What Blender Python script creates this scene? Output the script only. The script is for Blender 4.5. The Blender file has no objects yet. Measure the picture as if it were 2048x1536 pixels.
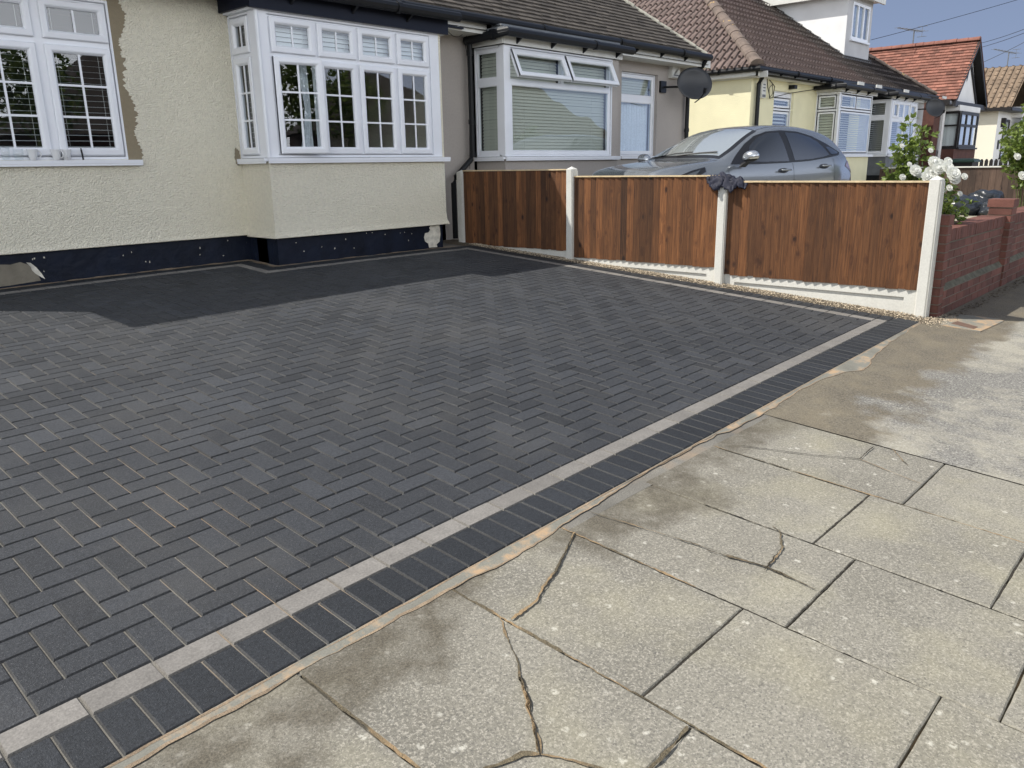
import bpy, bmesh, math, random
from math import sin, cos, pi, radians, sqrt, floor
from mathutils import Vector, Matrix, noise
from mathutils.bvhtree import BVHTree
random.seed(7)
sc = bpy.context.scene
C = sc.collection

# ------------------------------------------------------------------ camera, sky, sun, exposure
cam = bpy.data.cameras.new('camera'); camo = bpy.data.objects.new('camera', cam); C.objects.link(camo)
cam.sensor_width = 36; cam.lens = 28.043; cam.clip_end = 2000; cam.clip_start = 0.05
Rr = ((0.674287, -0.73828, -0.016727), (-0.205977, -0.166274, -0.964327), (0.709162, 0.653678, -0.264185))
camo.matrix_world = Matrix(((Rr[0][0], -Rr[1][0], -Rr[2][0], 0), (Rr[0][1], -Rr[1][1], -Rr[2][1], 0),
                            (Rr[0][2], -Rr[1][2], -Rr[2][2], 1.3334), (0, 0, 0, 1)))
sc.camera = camo
SUN = Vector((-0.55, 0.57, 1.0)).normalized()
SUN_EL = math.asin(SUN.z); SUN_AZ = math.atan2(SUN.x, SUN.y)
w = bpy.data.worlds.new('World'); sc.world = w; w.use_nodes = True
nt = w.node_tree; nt.nodes.clear()
N = lambda t, **k: nt.nodes.new(t)
out = N('ShaderNodeOutputWorld'); bg = N('ShaderNodeBackground')
sky = N('ShaderNodeTexSky'); sky.sky_type = 'NISHITA'; sky.sun_disc = False
sky.sun_elevation = SUN_EL; sky.sun_rotation = SUN_AZ
tc = N('ShaderNodeTexCoord'); sep = N('ShaderNodeSeparateXYZ'); nt.links.new(tc.outputs['Generated'], sep.inputs[0])
nz = N('ShaderNodeTexNoise'); nz.inputs['Scale'].default_value = 2.2; nz.inputs['Detail'].default_value = 7; nz.inputs['Roughness'].default_value = .6
mp = N('ShaderNodeMapping'); mp.inputs['Scale'].default_value = (1, 1, 2.4)
nt.links.new(tc.outputs['Generated'], mp.inputs[0]); nt.links.new(mp.outputs[0], nz.inputs['Vector'])
# broken bright cumulus over the street side, a slate rain cloud over the far end of the street (+x)
cr = N('ShaderNodeValToRGB'); cr.color_ramp.elements[0].position = .40; cr.color_ramp.elements[1].position = .62
nt.links.new(nz.outputs['Fac'], cr.inputs[0])
mr = N('ShaderNodeMapRange'); mr.inputs['From Min'].default_value = .35; mr.inputs['From Max'].default_value = .75
nt.links.new(sep.outputs[0], mr.inputs['Value'])
cloudcol = N('ShaderNodeMixRGB'); cloudcol.inputs[1].default_value = (7.8, 8.0, 8.3, 1); cloudcol.inputs[2].default_value = (1.75, 2.25, 3.5, 1)
nt.links.new(mr.outputs[0], cloudcol.inputs[0])
lowc = N('ShaderNodeMapRange'); lowc.inputs['From Min'].default_value = .62; lowc.inputs['From Max'].default_value = .12; nt.links.new(sep.outputs[2], lowc.inputs['Value'])
sdc = N('ShaderNodeMapRange'); sdc.inputs['From Min'].default_value = -.05; sdc.inputs['From Max'].default_value = -.55; nt.links.new(sep.outputs[1], sdc.inputs['Value'])
lm_ = N('ShaderNodeMath'); lm_.operation = 'MULTIPLY'; nt.links.new(lowc.outputs[0], lm_.inputs[0]); nt.links.new(sdc.outputs[0], lm_.inputs[1])
br_ = N('ShaderNodeMath'); br_.operation = 'MULTIPLY_ADD'; br_.inputs[1].default_value = 2.9; br_.inputs[2].default_value = 1; nt.links.new(lm_.outputs[0], br_.inputs[0])
hz_ = N('ShaderNodeMapRange'); hz_.inputs['From Min'].default_value = .32; hz_.inputs['From Max'].default_value = .02; hz_.inputs['To Max'].default_value = .55; nt.links.new(sep.outputs[2], hz_.inputs['Value'])
bh_ = N('ShaderNodeMath'); bh_.operation = 'ADD'; nt.links.new(br_.outputs[0], bh_.inputs[0]); nt.links.new(hz_.outputs[0], bh_.inputs[1]); br_ = bh_
brv = N('ShaderNodeVectorMath'); brv.operation = 'SCALE'; nt.links.new(cloudcol.outputs[0], brv.inputs[0]); nt.links.new(br_.outputs[0], brv.inputs['Scale'])
amt = N('ShaderNodeMath'); amt.operation = 'MAXIMUM'
nt.links.new(cr.outputs[0], amt.inputs[0]); nt.links.new(mr.outputs[0], amt.inputs[1])
am0 = N('ShaderNodeMath'); am0.operation = 'MULTIPLY_ADD'; am0.inputs[1].default_value = .6; nt.links.new(lm_.outputs[0], am0.inputs[0]); nt.links.new(amt.outputs[0], am0.inputs[2]); am0.use_clamp = True
am2 = N('ShaderNodeMath'); am2.operation = 'MULTIPLY'; am2.inputs[1].default_value = .92
nt.links.new(am0.outputs[0], am2.inputs[0])
mx = N('ShaderNodeMixRGB'); nt.links.new(am2.outputs[0], mx.inputs[0])
nt.links.new(sky.outputs[0], mx.inputs[1]); nt.links.new(brv.outputs[0], mx.inputs[2])
nt.links.new(mx.outputs[0], bg.inputs['Color']); bg.inputs['Strength'].default_value = .085
nt.links.new(bg.outputs[0], out.inputs[0])
sl = bpy.data.lights.new('sun', 'SUN'); sl.energy = 4.4; sl.angle = radians(.55); sl.color = (1, .95, .87)
so = bpy.data.objects.new('sun', sl); C.objects.link(so); so.rotation_euler = SUN.to_track_quat('Z', 'Y').to_euler(); so.location = (0, 0, 30)
sc.view_settings.view_transform = 'Standard'; sc.view_settings.look = 'None'; sc.view_settings.gamma = 1
sc.view_settings.exposure = 0.32

# ------------------------------------------------------------------ helpers
def gz(x, y):
    x = min(max(x, -2.), 9.); y = min(max(y, -3.), 8.2); Y = y-2; X = x-4
    return -1.33339+.0023*X+.06734*Y-.00042*Y*Y+.00068*X*Y-.0006*X*X-.0003*X*X*Y+1.3334
class MB:
    def __init__(s): s.v = []; s.f = []; s.m = []; s.c = []; s.xf = None; s.uv = None
    def add(s, vs, fs, m=0, c=1.0):
        b = len(s.v)
        if s.xf: vs = [s.xf(Vector(v)) for v in vs]
        s.v.extend([tuple(v) for v in vs])
        for f in fs: s.f.append([b+i for i in f]); s.m.append(m); s.c.append(c)
    def box(s, x0, x1, y0, y1, z0, z1, m=0, c=1.0):
        s.add([(x0,y0,z0),(x1,y0,z0),(x1,y1,z0),(x0,y1,z0),(x0,y0,z1),(x1,y0,z1),(x1,y1,z1),(x0,y1,z1)],
              [(0,3,2,1),(4,5,6,7),(0,1,5,4),(1,2,6,5),(2,3,7,6),(3,0,4,7)], m, c)
    def fbox(s, F, a0, a1, z0, z1, h0, h1, m=0, c=1.0):
        P = [F(a,z,h) for (a,z,h) in ((a0,z0,h0),(a1,z0,h0),(a1,z0,h1),(a0,z0,h1),(a0,z1,h0),(a1,z1,h0),(a1,z1,h1),(a0,z1,h1))]
        s.add(P, [(0,3,2,1),(4,5,6,7),(0,1,5,4),(1,2,6,5),(2,3,7,6),(3,0,4,7)], m, c)
    def ring(s, F, a0, a1, z0, z1, prof, m=0, c=1.0):
        vs = []
        for d, h in prof: vs += [F(a0+d,z0+d,h), F(a1-d,z0+d,h), F(a1-d,z1-d,h), F(a0+d,z1-d,h)]
        fs = []
        for i in range(len(prof)-1):
            for k in range(4): fs.append((4*i+k, 4*i+(k+1)%4, 4*i+4+(k+1)%4, 4*i+4+k))
        s.add(vs, fs, m, c)
    def tube(s, pts, r, n=8, m=0, c=1.0, cap=True, r2=None):
        pts = [Vector(p) for p in pts]; vs = []; fs = []
        for i, p in enumerate(pts):
            d = (pts[min(i+1,len(pts)-1)]-pts[max(i-1,0)]).normalized()
            a = d.orthogonal().normalized() if abs(d.z) > .95 else d.cross(Vector((0,0,1))).normalized()
            b = d.cross(a).normalized(); rr = r if r2 is None else r+(r2-r)*i/(len(pts)-1)
            for k in range(n): vs.append(p+a*rr*cos(2*pi*k/n)+b*rr*sin(2*pi*k/n))
        for i in range(len(pts)-1):
            for k in range(n): fs.append((i*n+k, i*n+(k+1)%n, (i+1)*n+(k+1)%n, (i+1)*n+k))
        if cap: fs.append(tuple(range(n-1,-1,-1))); fs.append(tuple((len(pts)-1)*n+k for k in range(n)))
        s.add(vs, fs, m, c)
    def build(s, name, mats, parent=None, smooth=False, recalc=False, vcol=False):
        me = bpy.data.meshes.new(name); me.from_pydata(s.v, [], s.f)
        if not isinstance(mats, (list, tuple)): mats = [mats]
        for m_ in mats: me.materials.append(m_)
        me.polygons.foreach_set('material_index', s.m)
        if smooth: me.polygons.foreach_set('use_smooth', [True]*len(s.f))
        if vcol:
            at = me.attributes.new('tone', 'FLOAT', 'FACE'); at.data.foreach_set('value', s.c)
        if recalc:
            bm = bmesh.new(); bm.from_mesh(me); bmesh.ops.recalc_face_normals(bm, faces=bm.faces); bm.to_mesh(me); bm.free()
        me.update()
        o = bpy.data.objects.new(name, me); C.objects.link(o)
        if parent: o.parent = parent; o.matrix_parent_inverse = Matrix.Translation(-parent.location) if parent.type == 'EMPTY' and parent.parent is None else Matrix()
        return o
def thing(name, label, cat, loc=(0,0,0), group=None):
    o = bpy.data.objects.new(name, None); C.objects.link(o); o.location = loc; o.empty_display_size = .1
    return tag(o, label, cat, group)
def tag(o, label, cat, group=None):
    o['label'] = label; o['category'] = cat
    if group: o['group'] = group
    return o
def struct(o, kind='structure'): o['kind'] = kind; return o
def FY(y): return lambda a, z, h: Vector((a, y-h, z))       # plane facing -Y, a = x
def FX(x): return lambda a, z, h: Vector((x-h, a, z))       # plane facing -X, a = y
def lerp(a, b, t): return a+(b-a)*t

# ------------------------------------------------------------------ materials
def mat(name, col=(.5,.5,.5), rough=.7, metal=0, spec=.5, bump=None, noisev=None, tone=0, extra=None, coat=0):
    """bump=(scale,strength,dist,detail); noisev=(scale,amount,detail) brightness mottling; tone = weight of per-face tone"""
    m = bpy.data.materials.new(name); m.use_nodes = True; t = m.node_tree; b = t.nodes['Principled BSDF']
    n = lambda k: t.nodes.new(k); L = t.links.new
    b.inputs['Roughness'].default_value = rough; b.inputs['Metallic'].default_value = metal
    b.inputs['Specular IOR Level'].default_value = spec; b.inputs['Base Color'].default_value = (*col, 1)
    if coat: b.inputs['Coat Weight'].default_value = coat; b.inputs['Coat Roughness'].default_value = .04
    co = n('ShaderNodeTexCoord').outputs['Object']
    m['_co'] = 0
    cur = None
    def base():
        nonlocal cur
        if cur is None:
            r = n('ShaderNodeRGB'); r.outputs[0].default_value = (*col, 1); cur = r.outputs[0]
        return cur
    if noisev:
        ns = noisev if isinstance(noisev, list) else [noisev]
        for sc_, am, de in ns:
            x = n('ShaderNodeTexNoise'); x.inputs['Scale'].default_value = sc_; x.inputs['Detail'].default_value = de; L(co, x.inputs['Vector'])
            r = n('ShaderNodeMapRange'); r.inputs['From Min'].default_value = .3; r.inputs['From Max'].default_value = .7
            r.inputs['To Min'].default_value = 1-am; r.inputs['To Max'].default_value = 1+am; L(x.outputs['Fac'], r.inputs['Value'])
            v = n('ShaderNodeVectorMath'); v.operation = 'SCALE'; L(base(), v.inputs[0]); L(r.outputs[0], v.inputs['Scale']); cur = v.outputs[0]
    if tone:
        a = n('ShaderNodeAttribute'); a.attribute_name = 'tone'
        r = n('ShaderNodeMapRange'); r.inputs['From Min'].default_value = 0; r.inputs['From Max'].default_value = 2
        r.inputs['To Min'].default_value = 1-tone; r.inputs['To Max'].default_value = 1+tone; r.clamp = False; L(a.outputs['Fac'], r.inputs['Value'])
        v = n('ShaderNodeVectorMath'); v.operation = 'SCALE'; L(base(), v.inputs[0]); L(r.outputs[0], v.inputs['Scale']); cur = v.outputs[0]
    if extra: cur = extra(t, n, L, co, base(), b) or cur
    if cur is not None: L(cur, b.inputs['Base Color'])
    if bump:
        x = n('ShaderNodeTexNoise'); x.inputs['Scale'].default_value = bump[0]; x.inputs['Detail'].default_value = bump[3] if len(bump) > 3 else 4; L(co, x.inputs['Vector'])
        u = n('ShaderNodeBump'); u.inputs['Strength'].default_value = bump[1]; u.inputs['Distance'].default_value = bump[2]
        L(x.outputs['Fac'], u.inputs['Height']); L(u.outputs[0], b.inputs['Normal'])
    return m
def mixc(t, L, fac, a, b):
    x = t.nodes.new('ShaderNodeMixRGB')
    for i, v in ((0, fac), (1, a), (2, b)):
        if isinstance(v, (int, float)): x.inputs[i].default_value = v if i == 0 else (v, v, v, 1)
        elif isinstance(v, tuple): x.inputs[i].default_value = (*v, 1)
        else: L(v, x.inputs[i])
    return x.outputs[0]
def noise_mask(t, n, L, co, scale, lo, hi, detail=5, rough=.6, mapscale=None):
    if mapscale:
        mm = n('ShaderNodeMapping'); mm.inputs['Scale'].default_value = mapscale; L(co, mm.inputs[0]); co = mm.outputs[0]
    x = n('ShaderNodeTexNoise'); x.inputs['Scale'].default_value = scale; x.inputs['Detail'].default_value = detail; x.inputs['Roughness'].default_value = rough; L(co, x.inputs['Vector'])
    r = n('ShaderNodeMapRange'); r.inputs['From Min'].default_value = lo; r.inputs['From Max'].default_value = hi; L(x.outputs['Fac'], r.inputs['Value'])
    return r.outputs[0]

def pav_extra(t, n, L, co, cur, b):
    sp = noise_mask(t, n, L, co, 330, .58, .70, 2)
    cur = mixc(t, L, sp, cur, (.125,.13,.135))
    dust = noise_mask(t, n, L, co, 1.3, .48, .75, 6)
    c2 = n('ShaderNodeMath'); c2.operation = 'MULTIPLY'; c2.inputs[1].default_value = .35; L(dust, c2.inputs[0])
    cur = mixc(t, L, c2.outputs[0], cur, (.092,.09,.086))
    scuff = noise_mask(t, n, L, co, 9, .70, .74, 8, .7)
    c3 = n('ShaderNodeMath'); c3.operation = 'MULTIPLY'; c3.inputs[1].default_value = .35; L(scuff, c3.inputs[0])
    return mixc(t, L, c3.outputs[0], cur, (.2,.21,.22))
M = {}
M['paver'] = mat('charcoal_block', (.036,.039,.045), .68, spec=.22, bump=(230,.7,.003,5), noisev=[(110,.30,4),(.8,.14,3)], tone=.34, extra=pav_extra)
M['paver2'] = mat('dark_border_block', (.026,.029,.034), .66, spec=.22, bump=(230,.7,.003,5), noisev=[(110,.3,4),(.8,.12,3)], tone=.22,
                  extra=lambda t,n,L,co,cur,b: mixc(t, L, noise_mask(t,n,L,co,400,.62,.74,2), cur, (.13,.135,.145)))
M['greypav'] = mat('silver_block', (.185,.175,.162), .78, bump=(200,.4,.002,5), noisev=[(140,.2,3),(14,.10,5)], tone=.16)
M['edge'] = mat('sanded_lit_block_arris', (.048,.049,.050), .9, bump=(300,.6,.002), noisev=[(160,.35,3),(2.5,.3,4)])  # paler than the blocks: sand on the chamfers, plus painted-in sunlit joint edges
M['greyedge'] = mat('sanded_silver_arris', (.165,.155,.14), .9, bump=(300,.6,.002), noisev=[(160,.3,3)])
M['sandjoint'] = mat('jointing_sand', (.165,.157,.138), .95, bump=(500,.6,.003), noisev=[(300,.4,3),(3,.25,4)],
                     extra=lambda t,n,L,co,cur,b: mixc(t, L, noise_mask(t,n,L,co,1.1,.52,.66,4), cur, (.34,.24,.15)))
M['mortar'] = mat('mortar_haunch', (.20,.195,.165), .85, bump=(60,.4,.004), noisev=[(5,.22,6),(200,.12,2)],
                  extra=lambda t,n,L,co,cur,b: mixc(t, L, noise_mask(t,n,L,co,5,.50,.62,6,.7), cur, (.40,.28,.17)))
M['fillet0'] = mat('dark_brown_grit', (.10,.08,.055), .95, bump=(200,.6,.004), noisev=[(120,.4,3)])  # dark brown bed showing between the pebbles
M['sand'] = mat('building_sand', (.27,.205,.14), .95, bump=(350,.8,.004), noisev=[(260,.35,3),(9,.3,3)])
def roughcast(name, col, sc_=46, st=1.0, dist=.018, ex=None):
    def e(t, n, L, co, cur, b):
        m1 = noise_mask(t, n, L, co, .9, .45, .75, 6)
        q = n('ShaderNodeMath'); q.operation = 'MULTIPLY'; q.inputs[1].default_value = .22; L(m1, q.inputs[0])
        cur = mixc(t, L, q.outputs[0], cur, (col[0]*.78, col[1]*.76, col[2]*.70))
        return ex(t, n, L, co, cur, b) if ex else cur
    m = mat(name, col, .85, noisev=[(30,.05,3)], extra=e)
    t = m.node_tree; L = t.links.new; b = t.nodes['Principled BSDF']
    co = t.nodes.new('ShaderNodeTexCoord').outputs['Object']
    mm = t.nodes.new('ShaderNodeMapping'); mm.inputs['Scale'].default_value = (1, 1, 1.25); mm.inputs['Rotation'].default_value = (0, .45, 0); L(co, mm.inputs[0])
    x = t.nodes.new('ShaderNodeTexNoise'); x.inputs['Scale'].default_value = sc_; x.inputs['Detail'].default_value = 3; x.inputs['Distortion'].default_value = .25; L(mm.outputs[0], x.inputs['Vector'])
    u = t.nodes.new('ShaderNodeBump'); u.inputs['Strength'].default_value = st; u.inputs['Distance'].default_value = dist
    L(x.outputs['Fac'], u.inputs['Height']); L(u.outputs[0], b.inputs['Normal'])
    return m
M['cream'] = roughcast('cream_roughcast', (.91,.86,.70), 58, 1.0, .034)
M['rawrender'] = roughcast('bare_render', (.27,.225,.15), 90, .8, .008)
M['taupe'] = mat('taupe_masonry_paint', (.40,.365,.335), .85, bump=(70,.35,.006,4), noisev=[(1.1,.08,5),(40,.04,2)])
M['yellow'] = mat('yellow_masonry_paint', (.80,.76,.52), .85, bump=(40,.5,.01,4), noisev=[(2,.06,5)])
M['ivory'] = mat('ivory_masonry_paint', (.82,.79,.66), .85, bump=(40,.4,.008,4))
M['grey'] = mat('grey_masonry_paint', (.50,.50,.51), .85, bump=(40,.4,.008,4), noisev=[(2,.1,5)])
M['white'] = mat('white_masonry_paint', (.80,.80,.80), .8, bump=(40,.3,.006,4), noisev=[(2,.06,5)])
M['upvc'] = mat('white_upvc', (.82,.84,.88), .32, noisev=[(3,.03,3)])
M['navy'] = mat('navy_plinth_paint', (.007,.011,.023), .5, spec=.25, bump=(14,.7,.012,5), noisev=[(5,.35,5)],
                extra=lambda t,n,L,co,cur,b: mixc(t, L, noise_mask(t,n,L,co,26,.70,.74,6,.75,(1,1,.5)), cur, (.28,.29,.28)))
M['fascia'] = mat('dark_blue_fascia', (.008,.011,.022), .5, spec=.2)
M['black'] = mat('black_plastic', (.008,.009,.011), .42, spec=.3)
M['blacktim'] = mat('black_timber', (.015,.013,.013), .5)
M['soffit'] = mat('white_board', (.66,.66,.62), .5, noisev=[(8,.05,4)])
M['dark'] = mat('dark_interior', (.02,.02,.022), .9)
M['blind'] = mat('cream_blind_slat', (.58,.59,.51), .5)
M['blindw'] = mat('white_blind_slat', (.84,.86,.87), .4)
M['net'] = mat('net_curtain', (.70,.74,.80), .9, noisev=[(60,.12,4)])
M['conc'] = mat('cast_concrete', (.62,.615,.57), .85, bump=(120,.4,.003,5), noisev=[(5,.06,6),(70,.06,3)],
                extra=lambda t,n,L,co,cur,b: mixc(t, L, noise_mask(t,n,L,co,16,.66,.78,6,.7), cur, (.40,.39,.34)))
M['barec'] = mat('bare_concrete', (.20,.18,.14), .9, bump=(30,.6,.01,5), noisev=[(6,.2,5)])
M['chalk'] = mat('chalky_undercoat', (.66,.63,.54), .9, bump=(30,.6,.008,5), noisev=[(14,.28,6)])
def wood_mat(name, c1, c2):
    m = bpy.data.materials.new(name); m.use_nodes = True; t = m.node_tree; b = t.nodes['Principled BSDF']; n = lambda k: t.nodes.new(k); L = t.links.new
    at = n('ShaderNodeAttribute'); at.attribute_name = 'tone'
    co = n('ShaderNodeTexCoord').outputs['Object']
    ad = n('ShaderNodeVectorMath'); ad.operation = 'ADD'; L(co, ad.inputs[0])
    cm = n('ShaderNodeCombineXYZ'); sc5 = n('ShaderNodeMath'); sc5.operation = 'MULTIPLY'; sc5.inputs[1].default_value = 37.; L(at.outputs['Fac'], sc5.inputs[0]); L(sc5.outputs[0], cm.inputs[2]); L(cm.outputs[0], ad.inputs[1])
    # knots
    vm = n('ShaderNodeMapping'); vm.inputs['Scale'].default_value = (9, 9, 5.5); L(ad.outputs[0], vm.inputs[0])
    vo = n('ShaderNodeTexVoronoi'); vo.inputs['Scale'].default_value = 1; vo.inputs['Randomness'].default_value = 1; L(vm.outputs[0], vo.inputs['Vector'])
    kn = n('ShaderNodeMapRange'); kn.inputs['From Min'].default_value = .22; kn.inputs['From Max'].default_value = .08; L(vo.outputs['Distance'], kn.inputs['Value'])
    kh = n('ShaderNodeMapRange'); kh.inputs['From Min'].default_value = .40; kh.inputs['From Max'].default_value = .10; kh.inputs['To Max'].default_value = .35; L(vo.outputs['Distance'], kh.inputs['Value'])
    # grain, warped round the knots
    gm = n('ShaderNodeMapping'); gm.inputs['Scale'].default_value = (30, 30, 1.1); L(ad.outputs[0], gm.inputs[0])
    wa = n('ShaderNodeVectorMath'); wa.operation = 'ADD'; kk = n('ShaderNodeCombineXYZ'); L(kh.outputs[0], kk.inputs[0]); L(kh.outputs[0], kk.inputs[1]); L(gm.outputs[0], wa.inputs[0]); L(kk.outputs[0], wa.inputs[1])
    g1 = n('ShaderNodeTexNoise'); g1.inputs['Scale'].default_value = 2.6; g1.inputs['Detail'].default_value = 6; g1.inputs['Roughness'].default_value = .65; L(wa.outputs[0], g1.inputs['Vector'])
    gr = n('ShaderNodeMapRange'); gr.inputs['From Min'].default_value = .32; gr.inputs['From Max'].default_value = .68; L(g1.outputs['Fac'], gr.inputs['Value'])
    base = mixc(t, L, gr.outputs[0], c1, c2)
    bl = noise_mask(t, n, L, ad.outputs[0], 3.2, .50, .78, 5, .6, (1,1,.45)); q = n('ShaderNodeMath'); q.operation = 'MULTIPLY'; q.inputs[1].default_value = .65; L(bl, q.inputs[0])
    base = mixc(t, L, q.outputs[0], base, (c1[0]*.45, c1[1]*.4, c1[2]*.4))
    base = mixc(t, L, kh.outputs[0], base, (c1[0]*.75, c1[1]*.6, c1[2]*.6))
    ks = noise_mask(t, n, L, ad.outputs[0], 5., .44, .58, 2); kq = n('ShaderNodeMath'); kq.operation = 'MULTIPLY'; L(kn.outputs[0], kq.inputs[0]); L(ks, kq.inputs[1])
    base = mixc(t, L, kq.outputs[0], base, (c1[0]*.25, c1[1]*.2, c1[2]*.2))
    r = n('ShaderNodeMapRange'); r.inputs['From Max'].default_value = 2; r.inputs['To Min'].default_value = .5; r.inputs['To Max'].default_value = 1.5; L(at.outputs['Fac'], r.inputs['Value'])
    v = n('ShaderNodeVectorMath'); v.operation = 'SCALE'; L(base, v.inputs[0]); L(r.outputs[0], v.inputs['Scale']); L(v.outputs[0], b.inputs['Base Color'])
    b.inputs['Roughness'].default_value = .75
    u = n('ShaderNodeBump'); u.inputs['Strength'].default_value = .5; u.inputs['Distance'].default_value = .003; L(g1.outputs['Fac'], u.inputs['Height']); L(u.outputs[0], b.inputs['Normal'])
    return m
M['wood'] = wood_mat('brown_stained_boards', (.070,.025,.008), (.205,.084,.028))
M['oldwood'] = wood_mat('dark_weathered_boards', (.045,.028,.021), (.11,.07,.05))
M['newwood'] = mat('pale_capping_timber', (.62,.49,.30), .7, noisev=[(20,.15,4)])
def tile_mat(name, col, tone=.3, lichen=(.3,.29,.22), la=.5):
    return mat(name, col, .85, bump=(60,.5,.006,5), noisev=[(3,.18,5),(60,.2,3)], tone=tone,
               extra=lambda t,n,L,co,cur,b: mixc(t, L, noise_mask(t,n,L,co,22,.62,.75,6,.7), cur, lichen) if la else cur)
M['tileA'] = tile_mat('brown_grey_plain_tiles', (.075,.064,.053), .35, (.27,.26,.2))
M['tileC'] = tile_mat('pinkish_brown_roman_tiles', (.155,.113,.10), .22, (.36,.33,.30))
M['tileD'] = tile_mat('brown_roman_tiles', (.095,.078,.069), .2, (.24,.21,.18))
M['tileE'] = tile_mat('orange_red_plain_tiles', (.22,.095,.068), .4, (.16,.09,.07))
M['tileF'] = tile_mat('buff_brown_pantiles', (.22,.16,.11), .2, (.2,.16,.12))
M['ridge'] = mat('weathered_ridge_tiles', (.15,.115,.095), .85, bump=(25,.6,.01,5), noisev=[(5,.3,5)],
                 extra=lambda t,n,L,co,cur,b: mixc(t, L, noise_mask(t,n,L,co,7,.64,.68,5), cur, (.50,.33,.12)))
M['redridge'] = mat('red_ridge_tiles', (.22,.09,.065), .8, noisev=[(5,.2,4)], bump=(40,.4,.005))
M['lead'] = mat('lead_flashing', (.14,.15,.16), .6, noisev=[(6,.2,4)])
M['mortarline'] = mat('verge_mortar', (.42,.40,.33), .9, bump=(40,.5,.008), noisev=[(12,.3,5)])
def brick_mat(name, col, mort, axis, spec_tone=.3):
    m = mat(name, col, .85, bump=(90,.4,.004), noisev=[(7,.18,5),(90,.12,3)], tone=spec_tone)
    return m
M['brick'] = brick_mat('red_multi_brick', (.150,.062,.047), None, 0)
M['bmort'] = mat('brick_mortar', (.19,.17,.135), .95, bump=(200,.5,.003))
def glass_mat(name, tint=(.9,.94,.94), refl=1.6, rough=0.0, bumpy=0):
    m = bpy.data.materials.new(name); m.use_nodes = True; t = m.node_tree; t.nodes.clear(); n = lambda k: t.nodes.new(k); L = t.links.new
    o = n('ShaderNodeOutputMaterial'); mixs = n('ShaderNodeMixShader'); tr = n('ShaderNodeBsdfTransparent'); tr.inputs[0].default_value = (*tint, 1)
    g = n('ShaderNodeBsdfGlossy'); g.inputs['Roughness'].default_value = rough; g.inputs['Color'].default_value = (.95,.97,1,1)
    fr0 = n('ShaderNodeLayerWeight'); fr1 = n('ShaderNodeMath'); fr1.operation = 'POWER'; fr1.inputs[1].default_value = 5; L(fr0.outputs['Facing'], fr1.inputs[0]); fr = n('ShaderNodeMath'); fr.operation = 'MULTIPLY_ADD'; fr.inputs[1].default_value = .92; fr.inputs[2].default_value = .055; L(fr1.outputs[0], fr.inputs[0]); fr0.inputs['Blend'].default_value = .5; q = n('ShaderNodeMath'); q.operation = 'MULTIPLY'; q.use_clamp = True; q.inputs[1].default_value = refl
    L(fr.outputs[0], q.inputs[0]); L(q.outputs[0], mixs.inputs[0]); L(tr.outputs[0], mixs.inputs[1]); L(g.outputs[0], mixs.inputs[2]); L(mixs.outputs[0], o.inputs[0])
    if bumpy:
        co = n('ShaderNodeTexCoord').outputs['Object']; x = n('ShaderNodeTexNoise'); x.inputs['Scale'].default_value = 1.6; x.inputs['Detail'].default_value = 1; L(co, x.inputs['Vector'])
        u = n('ShaderNodeBump'); u.inputs['Strength'].default_value = bumpy; u.inputs['Distance'].default_value = .01; L(x.outputs['Fac'], u.inputs['Height']); L(u.outputs[0], g.inputs['Normal'])
    return m
M['glass'] = glass_mat('window_glass', refl=1.7, bumpy=.25)
M['tint'] = glass_mat('car_side_glass', (.16,.18,.19), 2.6)
M['screenopaque'] = mat('car_windscreen', (.55,.60,.61), .05, .6, spec=1.0, coat=1)  # pale opaque base paints in the cloud reflections on the glass
M['tumbler'] = glass_mat('drinking_glass', (.97,.98,.98), .9)

# ------------------------------------------------------------------ ground, driveway, pavement
mb = MB()
ys = [-600,-60,-8.2,-3,-2,-1,0,1,1.7,3,4,5,6,7,8.2,12,60,600]; xs = [-600,-60,-10,-2,0,2,4,6,7.5,9,14,30,80,600]
for i in range(len(xs)-1):
    for j in range(len(ys)-1):
        q = [(xs[i],ys[j]),(xs[i+1],ys[j]),(xs[i+1],ys[j+1]),(xs[i],ys[j+1])]
        mb.add([(x,y,gz(x,y)-.035) for x,y in q], [(0,1,2,3)])
M['earth'] = mat('worn_ground', (.16,.15,.13), .95, bump=(30,.5,.01), noisev=[(2,.2,5),(120,.2,3)])
struct(mb.build('ground', M['earth']))

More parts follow.
